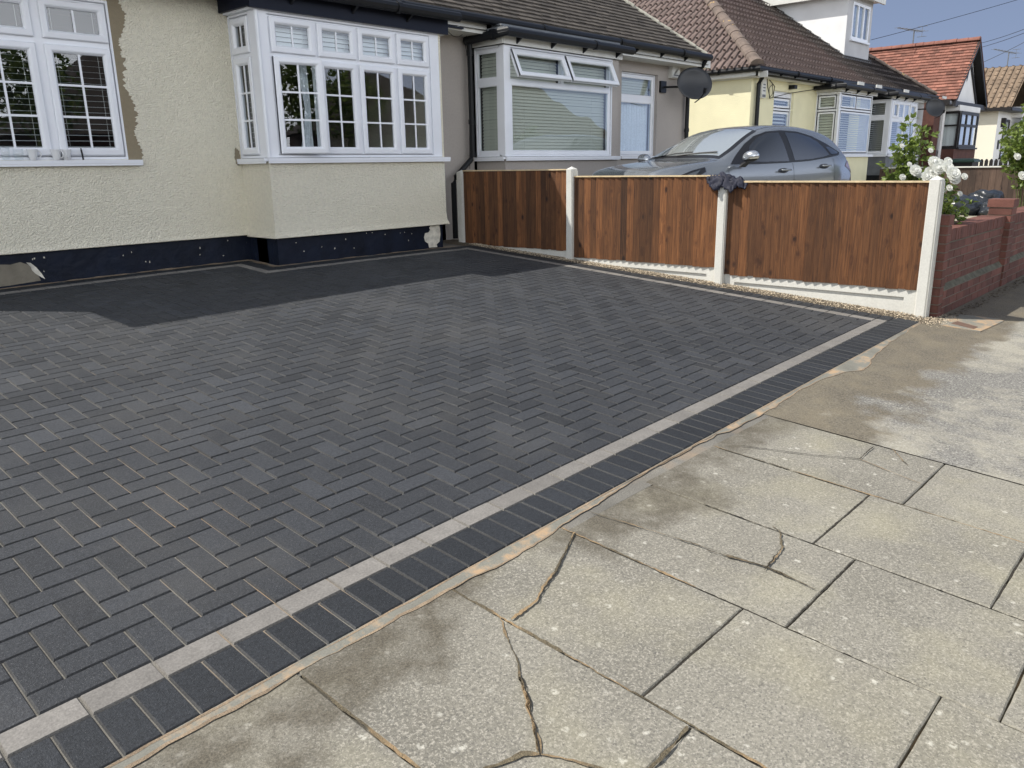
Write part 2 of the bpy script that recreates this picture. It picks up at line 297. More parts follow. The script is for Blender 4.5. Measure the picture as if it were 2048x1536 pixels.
TH = .0231
def UV(u, v): return (6.9488+u*cos(TH)+.017*v, 2.2518+u*sin(TH)+v)
def clip(poly, a, b, c):                                     # keep a*x+b*y<=c
    o = []
    for i in range(len(poly)):
        p, q = poly[i], poly[(i+1)%len(poly)]; dp = a*p[0]+b*p[1]-c; dq = a*q[0]+b*q[1]-c
        if dp <= 0: o.append(p)
        if dp*dq < 0: t = dp/(dp-dq); o.append((lerp(p[0],q[0],t), lerp(p[1],q[1],t)))
    return o
def inset(poly, d):
    n_ = len(poly); A = sum(poly[i][0]*poly[(i+1)%n_][1]-poly[(i+1)%n_][0]*poly[i][1] for i in range(n_))
    if abs(A)/2 < 2e-4: return None
    s = 1 if A > 0 else -1; res = []
    for i in range(n_):
        p0, p1, p2 = poly[i-1], poly[i], poly[(i+1)%n_]
        d1 = (p1[0]-p0[0], p1[1]-p0[1]); d2 = (p2[0]-p1[0], p2[1]-p1[1]); l1 = math.hypot(*d1); l2 = math.hypot(*d2)
        if l1 < 1e-6 or l2 < 1e-6: return None
        n1 = (-d1[1]/l1*s, d1[0]/l1*s); n2 = (-d2[1]/l2*s, d2[0]/l2*s)
        k = 1+n1[0]*n2[0]+n1[1]*n2[1]
        if k < .2: return None
        res.append((p1[0]+d*(n1[0]+n2[0])/k, p1[1]+d*(n1[1]+n2[1])/k))
    return res
def clean(poly):
    o = []
    for p in poly:
        if not o or math.hypot(p[0]-o[-1][0], p[1]-o[-1][1]) > 2e-3: o.append(p)
    if len(o) > 2 and math.hypot(o[0][0]-o[-1][0], o[0][1]-o[-1][1]) < 2e-3: o.pop()
    return o
def block(mb, poly, m, base=0, gap=.0018, ch=.0045, dep=.0068, jit=.0008, tone=None):
    poly = clean(poly)
    if len(poly) < 3: return
    a = inset(poly, gap); b = inset(poly, gap+ch)
    if not a or not b: return
    A = lambda P: sum(P[i][0]*P[(i+1)%len(P)][1]-P[(i+1)%len(P)][0]*P[i][1] for i in range(len(P)))
    if A(b)*A(poly) <= 0: return
    if A(poly) < 0: a.reverse(); b.reverse()
    dz = random.uniform(-jit, jit); tx = random.uniform(-.006,.006); ty = random.uniform(-.006,.006); cx = sum(p[0] for p in a)/len(a); cy = sum(p[1] for p in a)/len(a)
    zf = lambda p: gz(*p)+base+dz+tx*(p[0]-cx)+ty*(p[1]-cy)
    k = len(a); vs = [(p[0],p[1],zf(p)-dep-.012) for p in a]+[(p[0],p[1],zf(p)-dep) for p in a]+[(p[0],p[1],zf(p)) for p in b]
    fs = [tuple(range(2*k,3*k))]; f2 = []
    for i in range(k):
        j = (i+1)%k; f2 += [(i,j,k+j,k+i),(k+i,k+j,2*k+j,2*k+i)]
    c_ = max(0, min(2, random.gauss(1,.38))) if tone is None else tone
    mb.add(vs, fs, m, c_); mb.v = mb.v[:-len(vs)] if 0 else mb.v
    b_ = len(mb.v)-len(vs); e_m = 6 if m in (0,2) else 7
    for f_ in f2: mb.f.append([b_+q for q in f_]); mb.m.append(e_m); mb.c.append(c_)
def rect(u0,u1,v0,v1): return [UV(u0,v0),UV(u1,v0),UV(u1,v1),UV(u0,v1)]
dr = MB()
D1 = 7.195; D2 = 7.735; XJ = 4.215                            # inner edges of the back band and the jog beside the bay
u00 = -6.2917-.2
def field(poly):
    # region in world coordinates: right of jog y<D1, left of it y<D2, v>0, u<0
    a = clip(poly, 0, 1, D1) if poly else []
    if len(a) > 2 and max(p[0] for p in a) > XJ:
        r1 = clip(a, -1, 0, -XJ)
    else: r1 = []
    r2 = clip(clip(poly, 1, 0, XJ), 0, 1, D2)
    xsr = [p[0] for p in poly]
    if min(xsr) < XJ < max(xsr) and max(p[1] for p in poly) < D1: return [poly]
    return [r for r in (r1, r2) if len(r) > 2]
for b_ in range(-1, 56):
    for a_ in range(-32, 70):
        cc = (a_-b_) % 4
        u = u00+.1*a_; v = .1*b_
        if cc == 0: q = (u, u+.2, v, v+.1)
        elif cc == 3: q = (u, u+.1, v, v+.2)
        else: continue
        u0, u1, v0, v1 = q; v0 = max(v0, 0); u1 = min(u1, 0)
        if v1-v0 < .01 or u1-u0 < .012: continue
        for r in field(rect(u0,u1,v0,v1)): block(dr, r, 0)
# front border: silver stretchers then dark soldiers
g0 = -6.3948
for i in range(-14, 34):
    u0 = g0+.2*i; u1 = min(u0+.2, .1)
    if u0 < .08: block(dr, rect(u0,u1,-.1,0), 1)
for i in range(-28, 68):
    u0 = g0+.1*i; u1 = min(u0+.1, .3)
    if u0 < .28: block(dr, rect(u0,u1,-.3,-.1), 2)
# fence side border
v = 0.0
yb = D1+.1
while UV(.05, v)[1] < yb-.01:
    p = rect(0,.1,v,v+.2); p = clip(p, 0, 1, yb); block(dr, p, 1); v += .2
v = -.1
while UV(.05, v)[1] < yb+.12:
    p = clip(rect(.1,.3,v,v+.1), 0, 1, yb+.14); block(dr, p, 2); v += .1
# back border with the jog round the bay
def run(x0, x1, y0, y1, m, L_=.2, vert=False):
    t = x0 if not vert else y0; e = x1 if not vert else y1
    while t < e-.01:
        t2 = min(t+L_, e)
        block(dr, [(t,y0),(t2,y0),(t2,y1),(t,y1)] if not vert else [(x0,t),(x1,t),(x1,t2),(x0,t2)], m); t = t2
xr = UV(0, 5)[0]
run(XJ, xr, D1, D1+.1, 1); run(XJ+.1, xr+.1, D1+.1, D1+.24, 2)
run(XJ, XJ+.1, D1+.1, D2+.1, 1, vert=True); run(XJ+.1, XJ+.24, D1+.24, D2+.1, 2, vert=True)
run(-2, XJ, D2, D2+.1, 1); run(-2, XJ+.24, D2+.1, D2+.22, 2)
# jointing sand bed under the blocks
def sheet(mb, x0, x1, y0, y1, off, m=0, nx=12, ny=10, fn=None):
    for i in range(nx):
        for j in range(ny):
            X0, X1 = lerp(x0,x1,i/nx), lerp(x0,x1,(i+1)/nx); Y0, Y1 = lerp(y0,y1,j/ny), lerp(y0,y1,(j+1)/ny)
            mb.add([(x,y,gz(x,y)+off) for x,y in ((X0,Y0),(X1,Y0),(X1,Y1),(X0,Y1))], [(0,1,2,3)], m)
sheet(dr, -2, 7.3, 1.76, 8.02, -.0072, 3)
# sandy mortar fillet against the house walls
def strip(mb, pts, w_, off, m, n_=None, jit=.006, side=1):
    """ribbon along polyline with ragged edges"""
    P = [Vector((p[0],p[1],0)) for p in pts]; out_ = []
    for i in range(len(P)-1):
        d = (P[i+1]-P[i]); k = max(1, int(d.length/.035))
        for j in range(k): out_.append(P[i]+d*j/k)
    out_.append(P[-1]); L_ = []; R_ = []
    for i, p in enumerate(out_):
        d = (out_[min(i+1,len(out_)-1)]-out_[max(i-1,0)]).normalized(); nn = Vector((-d.y, d.x, 0))
        ww = (w_(i/len(out_)) if callable(w_) else w_)*(.8+1.3*noise.noise(Vector((p.x*6,p.y*6,7)))+random.uniform(-.1,.1))/2
        q = nn*(jit*2*noise.noise(Vector((p.x*9,p.y*9,2)))+random.uniform(-jit,jit)*.25)
        L_.append(p+nn*ww+q); R_.append(p-nn*ww+q)
    vs = [(q.x,q.y,gz(q.x,q.y)+off) for q in L_]+[(q.x,q.y,gz(q.x,q.y)+off) for q in R_]; k = len(L_)
    mb.add(vs, [(i,i+1,k+i+1,k+i) for i in range(k-1)], m)
strip(dr, [(-2,7.985),(4.5,7.985)], .07, .002, 5); strip(dr, [(4.49,7.99),(4.49,7.46)], .07, .003, 5); strip(dr, [(4.5,7.46),(6.9,7.46)], .05, .004, 5)
# ragged mortar haunch along the street edge
outer = [(-2,1.74),(-1,1.75),(.33,1.762),(.535,1.764),(1.023,1.773),(1.27,1.774),(1.63,1.779),(1.928,1.765),(2.228,1.798),(2.941,1.85),(3.546,1.855),(3.639,1.831),(3.999,1.834),(4.188,1.838),(4.646,1.874),(4.999,1.857),(5.219,1.821),(5.342,1.758),(5.533,1.776),(5.673,1.815),(6.053,1.867),(6.334,1.891),(6.807,1.92),(7.27,1.94)]
def outer_y(x):
    for a, b in zip(outer, outer[1:]):
        if a[0] <= x <= b[0]: return lerp(a[1], b[1], (x-a[0])/(b[0]-a[0]))
    return outer[0][1] if x < 0 else outer[-1][1]
x = -2.0; row = []
while x < 7.27:
    yin = UV((x-6.9488), -.303)[1]; row.append((x, yin, outer_y(x)+random.uniform(-.002,.002)+.010*noise.noise(Vector((x*5,0,0))))); x += .03
for (xa,ya,oa),(xb,yb_,ob) in zip(row, row[1:]):
    K = 5
    for k in range(K):
        t0, t1 = k/K, (k+1)/K; hz = lambda t: -.0005-.0025*t
        vs = [(xa,lerp(ya,oa,t0)),(xb,lerp(yb_,ob,t0)),(xb,lerp(yb_,ob,t1)),(xa,lerp(ya,oa,t1))]
        dr.add([(vs[0][0],vs[0][1],gz(*vs[0])+hz(t0)),(vs[1][0],vs[1][1],gz(*vs[1])+hz(t0)),(vs[2][0],vs[2][1],gz(*vs[2])+hz(t1)),(vs[3][0],vs[3][1],gz(*vs[3])+hz(t1))], [(0,1,2,3)], 4)
strip(dr, [(r[0],r[2]) for r in row], lambda t: .009, -.0022, 5, jit=.004)
strip(dr, [(r[0],r[1]-.006) for r in row], lambda t: .007, -.0005, 5, jit=.003)
driveway = struct(dr.build('driveway', [M['paver'],M['greypav'],M['paver2'],M['sandjoint'],M['mortar'],M['sand'],M['edge'],M['greyedge']], vcol=True))

# pavement: concrete flags laid in columns across the footway, some cracked, a patched macadam area further on
def slab_extra(t, n, L, co, cur, b):
    sepx = n('ShaderNodeSeparateXYZ'); L(co, sepx.inputs[0])
    # mortar splash / aggregate speckle
    s1 = noise_mask(t, n, L, co, 120, .50, .64, 3, .75); cur = mixc(t, L, s1, cur, (.375,.352,.30))
    s2 = noise_mask(t, n, L, co, 210, .60, .72, 2); 
    mp2 = n('ShaderNodeMapping'); mp2.inputs['Location'].default_value = (3,5,1); L(co, mp2.inputs[0])
    s3 = noise_mask(t, n, L, mp2.outputs[0], 130, .54, .66, 3, .7); cur = mixc(t, L, s3, cur, (.115,.11,.098))
    # pale lichen spots
    vo = n('ShaderNodeTexVoronoi'); vo.inputs['Scale'].default_value = 15; L(co, vo.inputs['Vector'])
    r = n('ShaderNodeMapRange'); r.inputs['From Min'].default_value = .22; r.inputs['From Max'].default_value = .12; L(vo.outputs['Distance'], r.inputs['Value'])
    lm = noise_mask(t, n, L, co, 3.1, .44, .54, 3); q = n('ShaderNodeMath'); q.operation = 'MULTIPLY'; L(r.outputs[0], q.inputs[0]); L(lm, q.inputs[1])
    ln = noise_mask(t, n, L, co, 70, .42, .56, 3); q2 = n('ShaderNodeMath'); q2.operation = 'MULTIPLY'; L(q.outputs[0], q2.inputs[0]); L(ln, q2.inputs[1])
    q3 = n('ShaderNodeMath'); q3.operation = 'MULTIPLY'; q3.inputs[1].default_value = .5; L(q2.outputs[0], q3.inputs[0])
    cur = mixc(t, L, q3.outputs[0], cur, (.72,.70,.62))
    # yellowish bloom
    ym = noise_mask(t, n, L, co, 1.7, .50, .70, 4); q4 = n('ShaderNodeMath'); q4.operation = 'MULTIPLY'; q4.inputs[1].default_value = .22; L(ym, q4.inputs[0])
    cur = mixc(t, L, q4.outputs[0], cur, (.50,.46,.28))
    # the dirt and dust trodden in next to the new driveway: ragged band along its edge
    nzz = n('ShaderNodeTexNoise'); nzz.inputs['Scale'].default_value = 1.9; nzz.inputs['Detail'].default_value = 6; nzz.inputs['Roughness'].default_value = .62; L(co, nzz.inputs['Vector'])
    a1 = n('ShaderNodeMath'); a1.operation = 'MULTIPLY_ADD'; a1.inputs[1].default_value = -1.15; L(nzz.outputs['Fac'], a1.inputs[0]); L(sepx.outputs[1], a1.inputs[2])
    ax = n('ShaderNodeMath'); ax.operation = 'MULTIPLY_ADD'; ax.inputs[1].default_value = -.012; L(sepx.outputs[0], ax.inputs[0]); L(a1.outputs[0], ax.inputs[2])
    xa = n('ShaderNodeMapRange'); xa.inputs['From Min'].default_value = 1.45; xa.inputs['From Max'].default_value = .55; xa.inputs['To Max'].default_value = .27; L(sepx.outputs[0], xa.inputs['Value'])
    xb = n('ShaderNodeMath'); xb.operation = 'SUBTRACT'; xb.inputs[1].default_value = 2.55; L(sepx.outputs[0], xb.inputs[0]); xc = n('ShaderNodeMath'); xc.operation = 'ABSOLUTE'; L(xb.outputs[0], xc.inputs[0])
    xd = n('ShaderNodeMapRange'); xd.inputs['From Min'].default_value = .55; xd.inputs['From Max'].default_value = .1; xd.inputs['To Max'].default_value = .20; L(xc.outputs[0], xd.inputs['Value'])
    xe = n('ShaderNodeMath'); xe.operation = 'ADD'; L(xa.outputs[0], xe.inputs[0]); L(xd.outputs[0], xe.inputs[1]); xg = n('ShaderNodeMath'); xg.operation = 'ADD'; L(xe.outputs[0], xg.inputs[0]); L(ax.outputs[0], xg.inputs[1]); ax = xg
    r5 = n('ShaderNodeMapRange'); r5.inputs['From Min'].default_value = .98; r5.inputs['From Max'].default_value = 1.14; r5.inputs['To Max'].default_value = .86; L(ax.outputs[0], r5.inputs['Value'])
    d1 = noise_mask(t, n, L, co, 150, .35, .68, 4, .8); dc = mixc(t, L, d1, (.036,.030,.020), (.15,.13,.095)); d2 = noise_mask(t, n, L, co, 7, .40, .62, 6, .7); q6 = n('ShaderNodeMath'); q6.operation = 'MULTIPLY'; q6.inputs[1].default_value = .55; L(d2, q6.inputs[0]); dc = mixc(t, L, q6.outputs[0], dc, cur)
    cur2 = mixc(t, L, r5.outputs[0], cur, dc)
    return cur2
M['slab'] = mat('concrete_flag', (.205,.194,.162), .88, bump=(240,.6,.0035,5), noisev=[(2.3,.16,5),(75,.20,4)], tone=.22, extra=slab_extra)
M['crack'] = mat('gritty_joint', (.115,.095,.06), .98, bump=(260,.9,.006), noisev=[(160,.45,3),(6,.3,3)],
                 extra=lambda t,n,L,co,cur,b: mixc(t, L, noise_mask(t,n,L,co,4.2,.50,.60,5), cur, (.32,.225,.125)))
M['crackd'] = mat('dark_crack', (.030,.026,.019), .98, bump=(260,.9,.006), noisev=[(60,.4,3)])
def patch_extra(t, n, L, co, cur, b):
    s1 = noise_mask(t, n, L, co, 85, .50, .62, 3, .75); cur = mixc(t, L, s1, cur, (.38,.37,.33))
    mp2 = n('ShaderNodeMapping'); mp2.inputs['Location'].default_value = (7,2,1); L(co, mp2.inputs[0])
    s3 = noise_mask(t, n, L, mp2.outputs[0], 90, .52, .64, 3, .7); cur = mixc(t, L, s3, cur, (.085,.08,.072))
    pm = noise_mask(t, n, L, co, 1.3, .47, .60, 9, .75)
    g = mixc(t, L, .5, cur, (.46,.43,.34)); cur = mixc(t, L, pm, cur, g)
    sepx = n('ShaderNodeSeparateXYZ'); L(co, sepx.inputs[0])
    nzz = n('ShaderNodeTexNoise'); nzz.inputs['Scale'].default_value = 1.5; nzz.inputs['Detail'].default_value = 7; nzz.inputs['Roughness'].default_value = .65; L(co, nzz.inputs['Vector'])
    a1 = n('ShaderNodeMath'); a1.operation = 'MULTIPLY_ADD'; a1.inputs[1].default_value = -1.5; L(nzz.outputs['Fac'], a1.inputs[0]); L(sepx.outputs[1], a1.inputs[2])
    r5 = n('ShaderNodeMapRange'); r5.inputs['From Min'].default_value = .50; r5.inputs['From Max'].default_value = .66; r5.inputs['To Max'].default_value = .82; L(a1.outputs[0], r5.inputs['Value'])
    d1 = noise_mask(t, n, L, co, 90, .35, .66, 4, .8); dc = mixc(t, L, d1, (.040,.033,.022), (.21,.178,.125)); d2 = noise_mask(t, n, L, co, 4, .45, .62, 6, .7); q7 = n('ShaderNodeMath'); q7.operation = 'MULTIPLY'; q7.inputs[1].default_value = .45; L(d2, q7.inputs[0]); dc = mixc(t, L, q7.outputs[0], dc, (.19,.155,.095))
    return mixc(t, L, r5.outputs[0], cur, dc)
M['patch'] = mat('worn_macadam_patch', (.19,.183,.168), .92, bump=(200,.9,.005,5), noisev=[(2,.15,5),(40,.12,4)], extra=patch_extra)
pv = MB()
def jog(p, q, amp=.0014, step=.05):
    """ragged slab edge between two corners"""
    L_ = math.hypot(q[0]-p[0], q[1]-p[1]); k = max(1, int(L_/step)); r = [p]
    for i in range(1, k): t = i/k; r.append((lerp(p[0],q[0],t)+random.uniform(-amp,amp), lerp(p[1],q[1],t)+random.uniform(-amp,amp)))
    return r
def flag(pts, lift=0., tone=None):
    P = []
    for i in range(len(pts)): P += jog(pts[i], pts[(i+1)%len(pts)])
    A = sum(P[i][0]*P[(i+1)%len(P)][1]-P[(i+1)%len(P)][0]*P[i][1] for i in range(len(P)))
    if A < 0: P.reverse()
    tx, ty = random.uniform(-.004,.004), random.uniform(-.004,.004); cx = sum(p[0] for p in P)/len(P); cy = sum(p[1] for p in P)/len(P)
    def sh(p, d):
        v_ = Vector((cx-p[0], cy-p[1])); return (p[0]+v_.x*d/max(.05,v_.length), p[1]+v_.y*d/max(.05,v_.length))
    a = [sh(p, .0035) for p in P]; b = [sh(p, .0085) for p in P]; zf = lambda p: gz(*p)-.005+lift+tx*(p[0]-cx)+ty*(p[1]-cy)
    k = len(P); vs = [(p[0],p[1],zf(p)-.022) for p in a]+[(p[0],p[1],zf(p)-.004) for p in a]+[(p[0],p[1],zf(p)) for p in b]
    fs = [tuple(range(2*k,3*k))]
    for i in range(k):
        j = (i+1)%k; fs += [(i,j,k+j,k+i),(k+i,k+j,2*k+j,2*k+i)]
    pv.add(vs, fs, 0, random.uniform(.4,1.6) if tone is None else tone)
T = 1.80
cols = {(1.018,1.612):[T,.868,.27,-.33,-.93], (1.612,2.208):[T,1.025,.425,-.18,-.78,-1.2], (2.208,2.80):[T,.878,.281,-.32,-.92], (2.80,3.405):[T,1.037,.434,-.17,-.77,-1.2],
        (3.405,4.035):[T,.904,.30,-.3,-.9], (.42,1.018):[T,1.27,.67,.07,-.53,-1.1], (-.18,.42):[T,.9,.3,-.3,-.9], (-.78,-.18):[T,1.2,.6,0,-.6,-1.2], (-1.4,-.78):[T,.9,.3,-.3,-.9], (-2.,-1.4):[T,1.2,.6,0,-.6,-1.2]}
for (x0,x1), yl in cols.items():
    for a, b in zip(yl, yl[1:]): flag([(x0,b),(x1,b),(x1,a),(x0,a)], random.uniform(-.0025,.0025))
    if yl[-1] > -1.2: flag([(x0,-1.2),(x1,-1.2),(x1,yl[-1]),(x0,yl[-1])])
for i in range(12):                                            # more flags beyond, right of the macadam patch
    for j in range(3):
        x0 = 4.035+.6*i; y1 = .2-.6*j+(.3 if i%2 else 0)
        if y1 < -.2 or i > 0: flag([(x0,y1-.6),(x0+.6,y1-.6),(x0+.6,min(y1,.2)),(x0,min(y1,.2))])
sheet(pv, -2, 4.05, -1.25, 1.86, -.019, 1, 14, 8)
sheet(pv, 4.035, 16, .0, 1.96, -.0045, 3, 24, 8); sheet(pv, 16, 60, .0, 1.96, -.0045, 3, 10, 2); sheet(pv, 4.03, 60, -1.3, .2, -.021, 1, 20, 6)
sheet(pv, -40, -2, -1.3, 1.96, -.008, 3, 12, 4)
def crack(pts, w_, m=1, off=-.0025, step=.014, amp=.0045):
    P = []
    for a, b in zip(pts, pts[1:]):
        L_ = math.hypot(b[0]-a[0], b[1]-a[1]); k = max(1, int(L_/step))
        for i in range(k): t = i/k; P.append((lerp(a[0],b[0],t)+random.uniform(-amp,amp)*.6, lerp(a[1],b[1],t)+random.uniform(-amp,amp)*.6))
    P.append(pts[-1]); strip2(pv, P, w_, off, m)
def strip2(mb, P, w_, off, m):
    L_ = []; R_ = []
    for i, p in enumerate(P):
        a = P[max(i-1,0)]; b = P[min(i+1,len(P)-1)]; d = math.hypot(b[0]-a[0], b[1]-a[1]) or 1; nx_, ny_ = -(b[1]-a[1])/d, (b[0]-a[0])/d
        ww = w_*(.75+.9*noise.noise(Vector((p[0]*14,p[1]*14,3)))+random.uniform(-.12,.12))/2*(1 if 0 < i < len(P)-1 else .4); L_.append((p[0]+nx_*ww,p[1]+ny_*ww)); R_.append((p[0]-nx_*ww,p[1]-ny_*ww))
    k = len(P); mb.add([(q[0],q[1],gz(*q)+off) for q in L_+R_], [(i,i+1,k+i+1,k+i) for i in range(k-1)], m)
K = [([(2.212,1.724),(2.13,1.686),(1.942,1.599),(1.833,1.564),(1.75,1.524),(1.621,1.516)], .012, 1),
     ([(2.205,1.72),(2.12,1.68),(1.94,1.592),(1.83,1.556),(1.75,1.517)], .005, 2),
     ([(1.61,1.55),(1.553,1.478),(1.494,1.377),(1.437,1.315),(1.378,1.23),(1.352,1.207),(1.318,1.157),(1.256,1.084)], .009, 1),
     ([(1.437,1.315),(1.378,1.23),(1.352,1.207),(1.318,1.157),(1.256,1.084)], .014, 1),
     ([(1.44,1.31),(1.38,1.222),(1.35,1.20),(1.315,1.15),(1.25,1.08)], .005, 2),
     ([(1.256,1.084),(1.225,1.115),(1.178,1.13),(1.13,1.149),(1.02,1.18)], .014, 1),
     ([(1.256,1.084),(1.296,1.015),(1.322,.951),(1.36,.87)], .011, 1),
     ([(2.389,1.789),(2.453,1.411),(2.5,1.086),(2.484,.896)], .006, 1), ([(2.453,1.3),(2.5,1.086),(2.49,.93)], .013, 1),
     ([(3.498,1.694),(3.649,1.388),(3.769,1.214),(3.982,1.22)], .006, 2), ([(3.769,1.214),(3.73,1.079),(3.683,.908)], .005, 1), ([(4.021,1.141),(3.855,1.017)], .006, 1),
     ([(2.81,1.209),(2.796,1.168),(2.668,1.1),(2.474,1.078)], .009, 1), ([(2.67,1.105),(2.48,1.08)], .004, 2),
     ([(1.598,.872),(1.5,.862),(1.406,.864),(1.02,.87)], .012, 1)]
for p_, w_, m_ in K: crack(p_, w_, m_, off=.0004 if m_ == 1 else .0012)
# grit lying in the joints next to the drive, wider where the flags have moved
for p_, w_, m_ in [([(1.612,1.78),(1.612,1.3)], .014, 1), ([(1.02,1.76),(1.02,1.0)], .014, 1), ([(2.21,1.79),(2.21,1.2)], .010, 1), ([(2.21,1.2),(2.20,-.2)], .007, 2), ([(2.80,1.5),(2.80,.0)], .006, 2), ([(2.80,.436),(3.39,.436)], .013, 2), ([(2.80,1.037),(3.40,1.037)], .009, 2), ([(2.21,.879),(2.79,.879)], .006, 2),
                   ([(3.407,1.79),(3.407,.1)], .008, 1), ([(4.04,1.8),(4.035,.2)], .010, 2), ([(1.612,1.3),(1.612,.2)], .008, 1), ([(1.62,1.022),(2.2,1.024)], .008, 2),
                   ([(4.1,1.55),(4.6,1.4),(5.3,1.46),(6.2,1.36),(7.0,1.3)], .010, 2), ([(5.9,1.1),(6.6,1.22),(7.6,1.05)], .009, 2), ([(5.2,.9),(6.0,.95)], .007, 2),
                   ([(7.6,1.87),(7.9,1.80),(8.3,1.84),(9,1.83),(10.5,1.86)], .03, 2), ([(7.8,1.70),(8.1,1.66),(8.5,1.72)], .018, 2), ([(7.95,1.5),(8.3,1.52),(8.6,1.45)], .012, 2)]: crack(p_, w_, m_, off=-.0045 if m_ == 1 else -.0065)
pvo = struct(pv.build('pavement', [M['slab'],M['crack'],M['crackd'],M['patch']], vcol=True))
# kerb and road behind the camera
mb = MB(); mb.box(-60, 80, -1.42, -1.3, -.5, gz(0,-1.3)-.005); struct(mb.build('kerb', M['conc']))
mb = MB(); mb.add([(-200,-8.2,gz(0,-3)-.03),(200,-8.2,gz(0,-3)-.03),(200,-1.36,gz(0,-1.36)-.13),(-200,-1.36,gz(0,-1.36)-.13)], [(0,1,2,3)])
M['asphalt'] = mat('asphalt', (.06,.06,.058), .9, bump=(200,.6,.004), noisev=[(2,.15,4),(150,.25,2)]); struct(mb.build('road', M['asphalt']))
# neighbour gardens
mb = MB(); sheet(mb, 7.56, 16.0, 2.1, 8.02, -.004, 0, 8, 6); sheet(mb, 16.05, 60, 2.1, 8.02, -.004, 0, 10, 6)
M['gpave'] = mat('pale_paving', (.36,.33,.25), .9, bump=(40,.5,.01), noisev=[(3,.2,5),(14,.15,3)])
struct(mb.build('garden_paving', M['gpave']))
# pebble strip between driveway and fence
gb = MB(); ico = [(0,0,1),(.9,0,0),(0,.9,0),(-.9,0,0),(0,-.9,0),(0,0,-1)]; icf = [(0,1,2),(0,2,3),(0,3,4),(0,4,1),(5,2,1),(5,3,2),(5,4,3),(5,1,4)]
for i in range(5200):
    y = random.uniform(1.86, 7.5); xl = UV(.3, y-2.25)[0]; t_ = random.random(); x = lerp(xl-.006, 7.475, t_**.9); s_ = random.uniform(.004,.0085)
    if random.random() < .04: x = xl-random.random()**2*.05; s_ *= .6
    r_ = Matrix.Rotation(random.uniform(0,6.28),3,'Z') @ Matrix.Rotation(random.uniform(-.6,.6),3,'X'); sx, sy, sz = s_*random.uniform(.8,1.5), s_*random.uniform(.7,1.1), s_*random.uniform(.5,.8)
    b0 = Vector((x,y,gz(x,y)+sz*random.uniform(.1,.9)+(.006 if x > xl+.02 else 0)))
    gb.add([b0+r_ @ Vector((p[0]*sx,p[1]*sy,p[2]*sz)) for p in ico], icf, 0, random.uniform(0,2))
for i in range(420):
    x = random.gauss(7.42,.16); y = random.gauss(1.86,.05); s_ = random.uniform(.003,.007)
    if x < 7.1 or y > 1.95: continue
    b0 = Vector((x,y,gz(x,y)+s_*.3)); gb.add([b0+Vector((p[0]*s_*1.3,p[1]*s_,p[2]*s_*.6)) for p in ico], icf, 0, random.uniform(0,2))
M['pebble'] = mat('golden_pea_shingle', (.40,.335,.245), .8, tone=.7, noisev=[(60,.25,2)]); struct(gb.build('gravel', M['pebble'], vcol=True), 'stuff')
mb = MB(); sheet(mb, 7.2, 7.56, 1.9, 8.0, -.002, 0, 1, 10); struct(mb.build('gravel_bed', M['fillet0']))

# ------------------------------------------------------------------ house building blocks
def wall(mb, F, a0, a1, z0, z1, ops=(), dep=.11, m=0, thick=None):
    """wall face at h=0 with openings (a0,a1,z0,z1) and their reveals going inwards"""
    A = sorted({a0, a1}|{o[i] for o in ops for i in (0,1)}); Z_ = sorted({z0, z1}|{o[i] for o in ops for i in (2,3)})
    for x0, x1 in zip(A, A[1:]):
        for y0, y1 in zip(Z_, Z_[1:]):
            cx, cy = (x0+x1)/2, (y0+y1)/2
            if any(o[0] < cx < o[1] and o[2] < cy < o[3] for o in ops): continue
            mb.add([F(x0,y0,0),F(x1,y0,0),F(x1,y1,0),F(x0,y1,0)], [(0,1,2,3)], m)
    for o in ops: mb.ring(F, o[0], o[1], o[2], o[3], [(0,0),(0,-dep)], m)
SASH = [(.014,-.012),(.014,.010),(.022,.017),(.058,.019),(.066,.016),(.078,.004),(.082,-.004),(.082,-.02)]
BEAD = [(.0,-.008),(.040,-.008),(.042,-.006),(.054,-.014),(.056,-.024)]
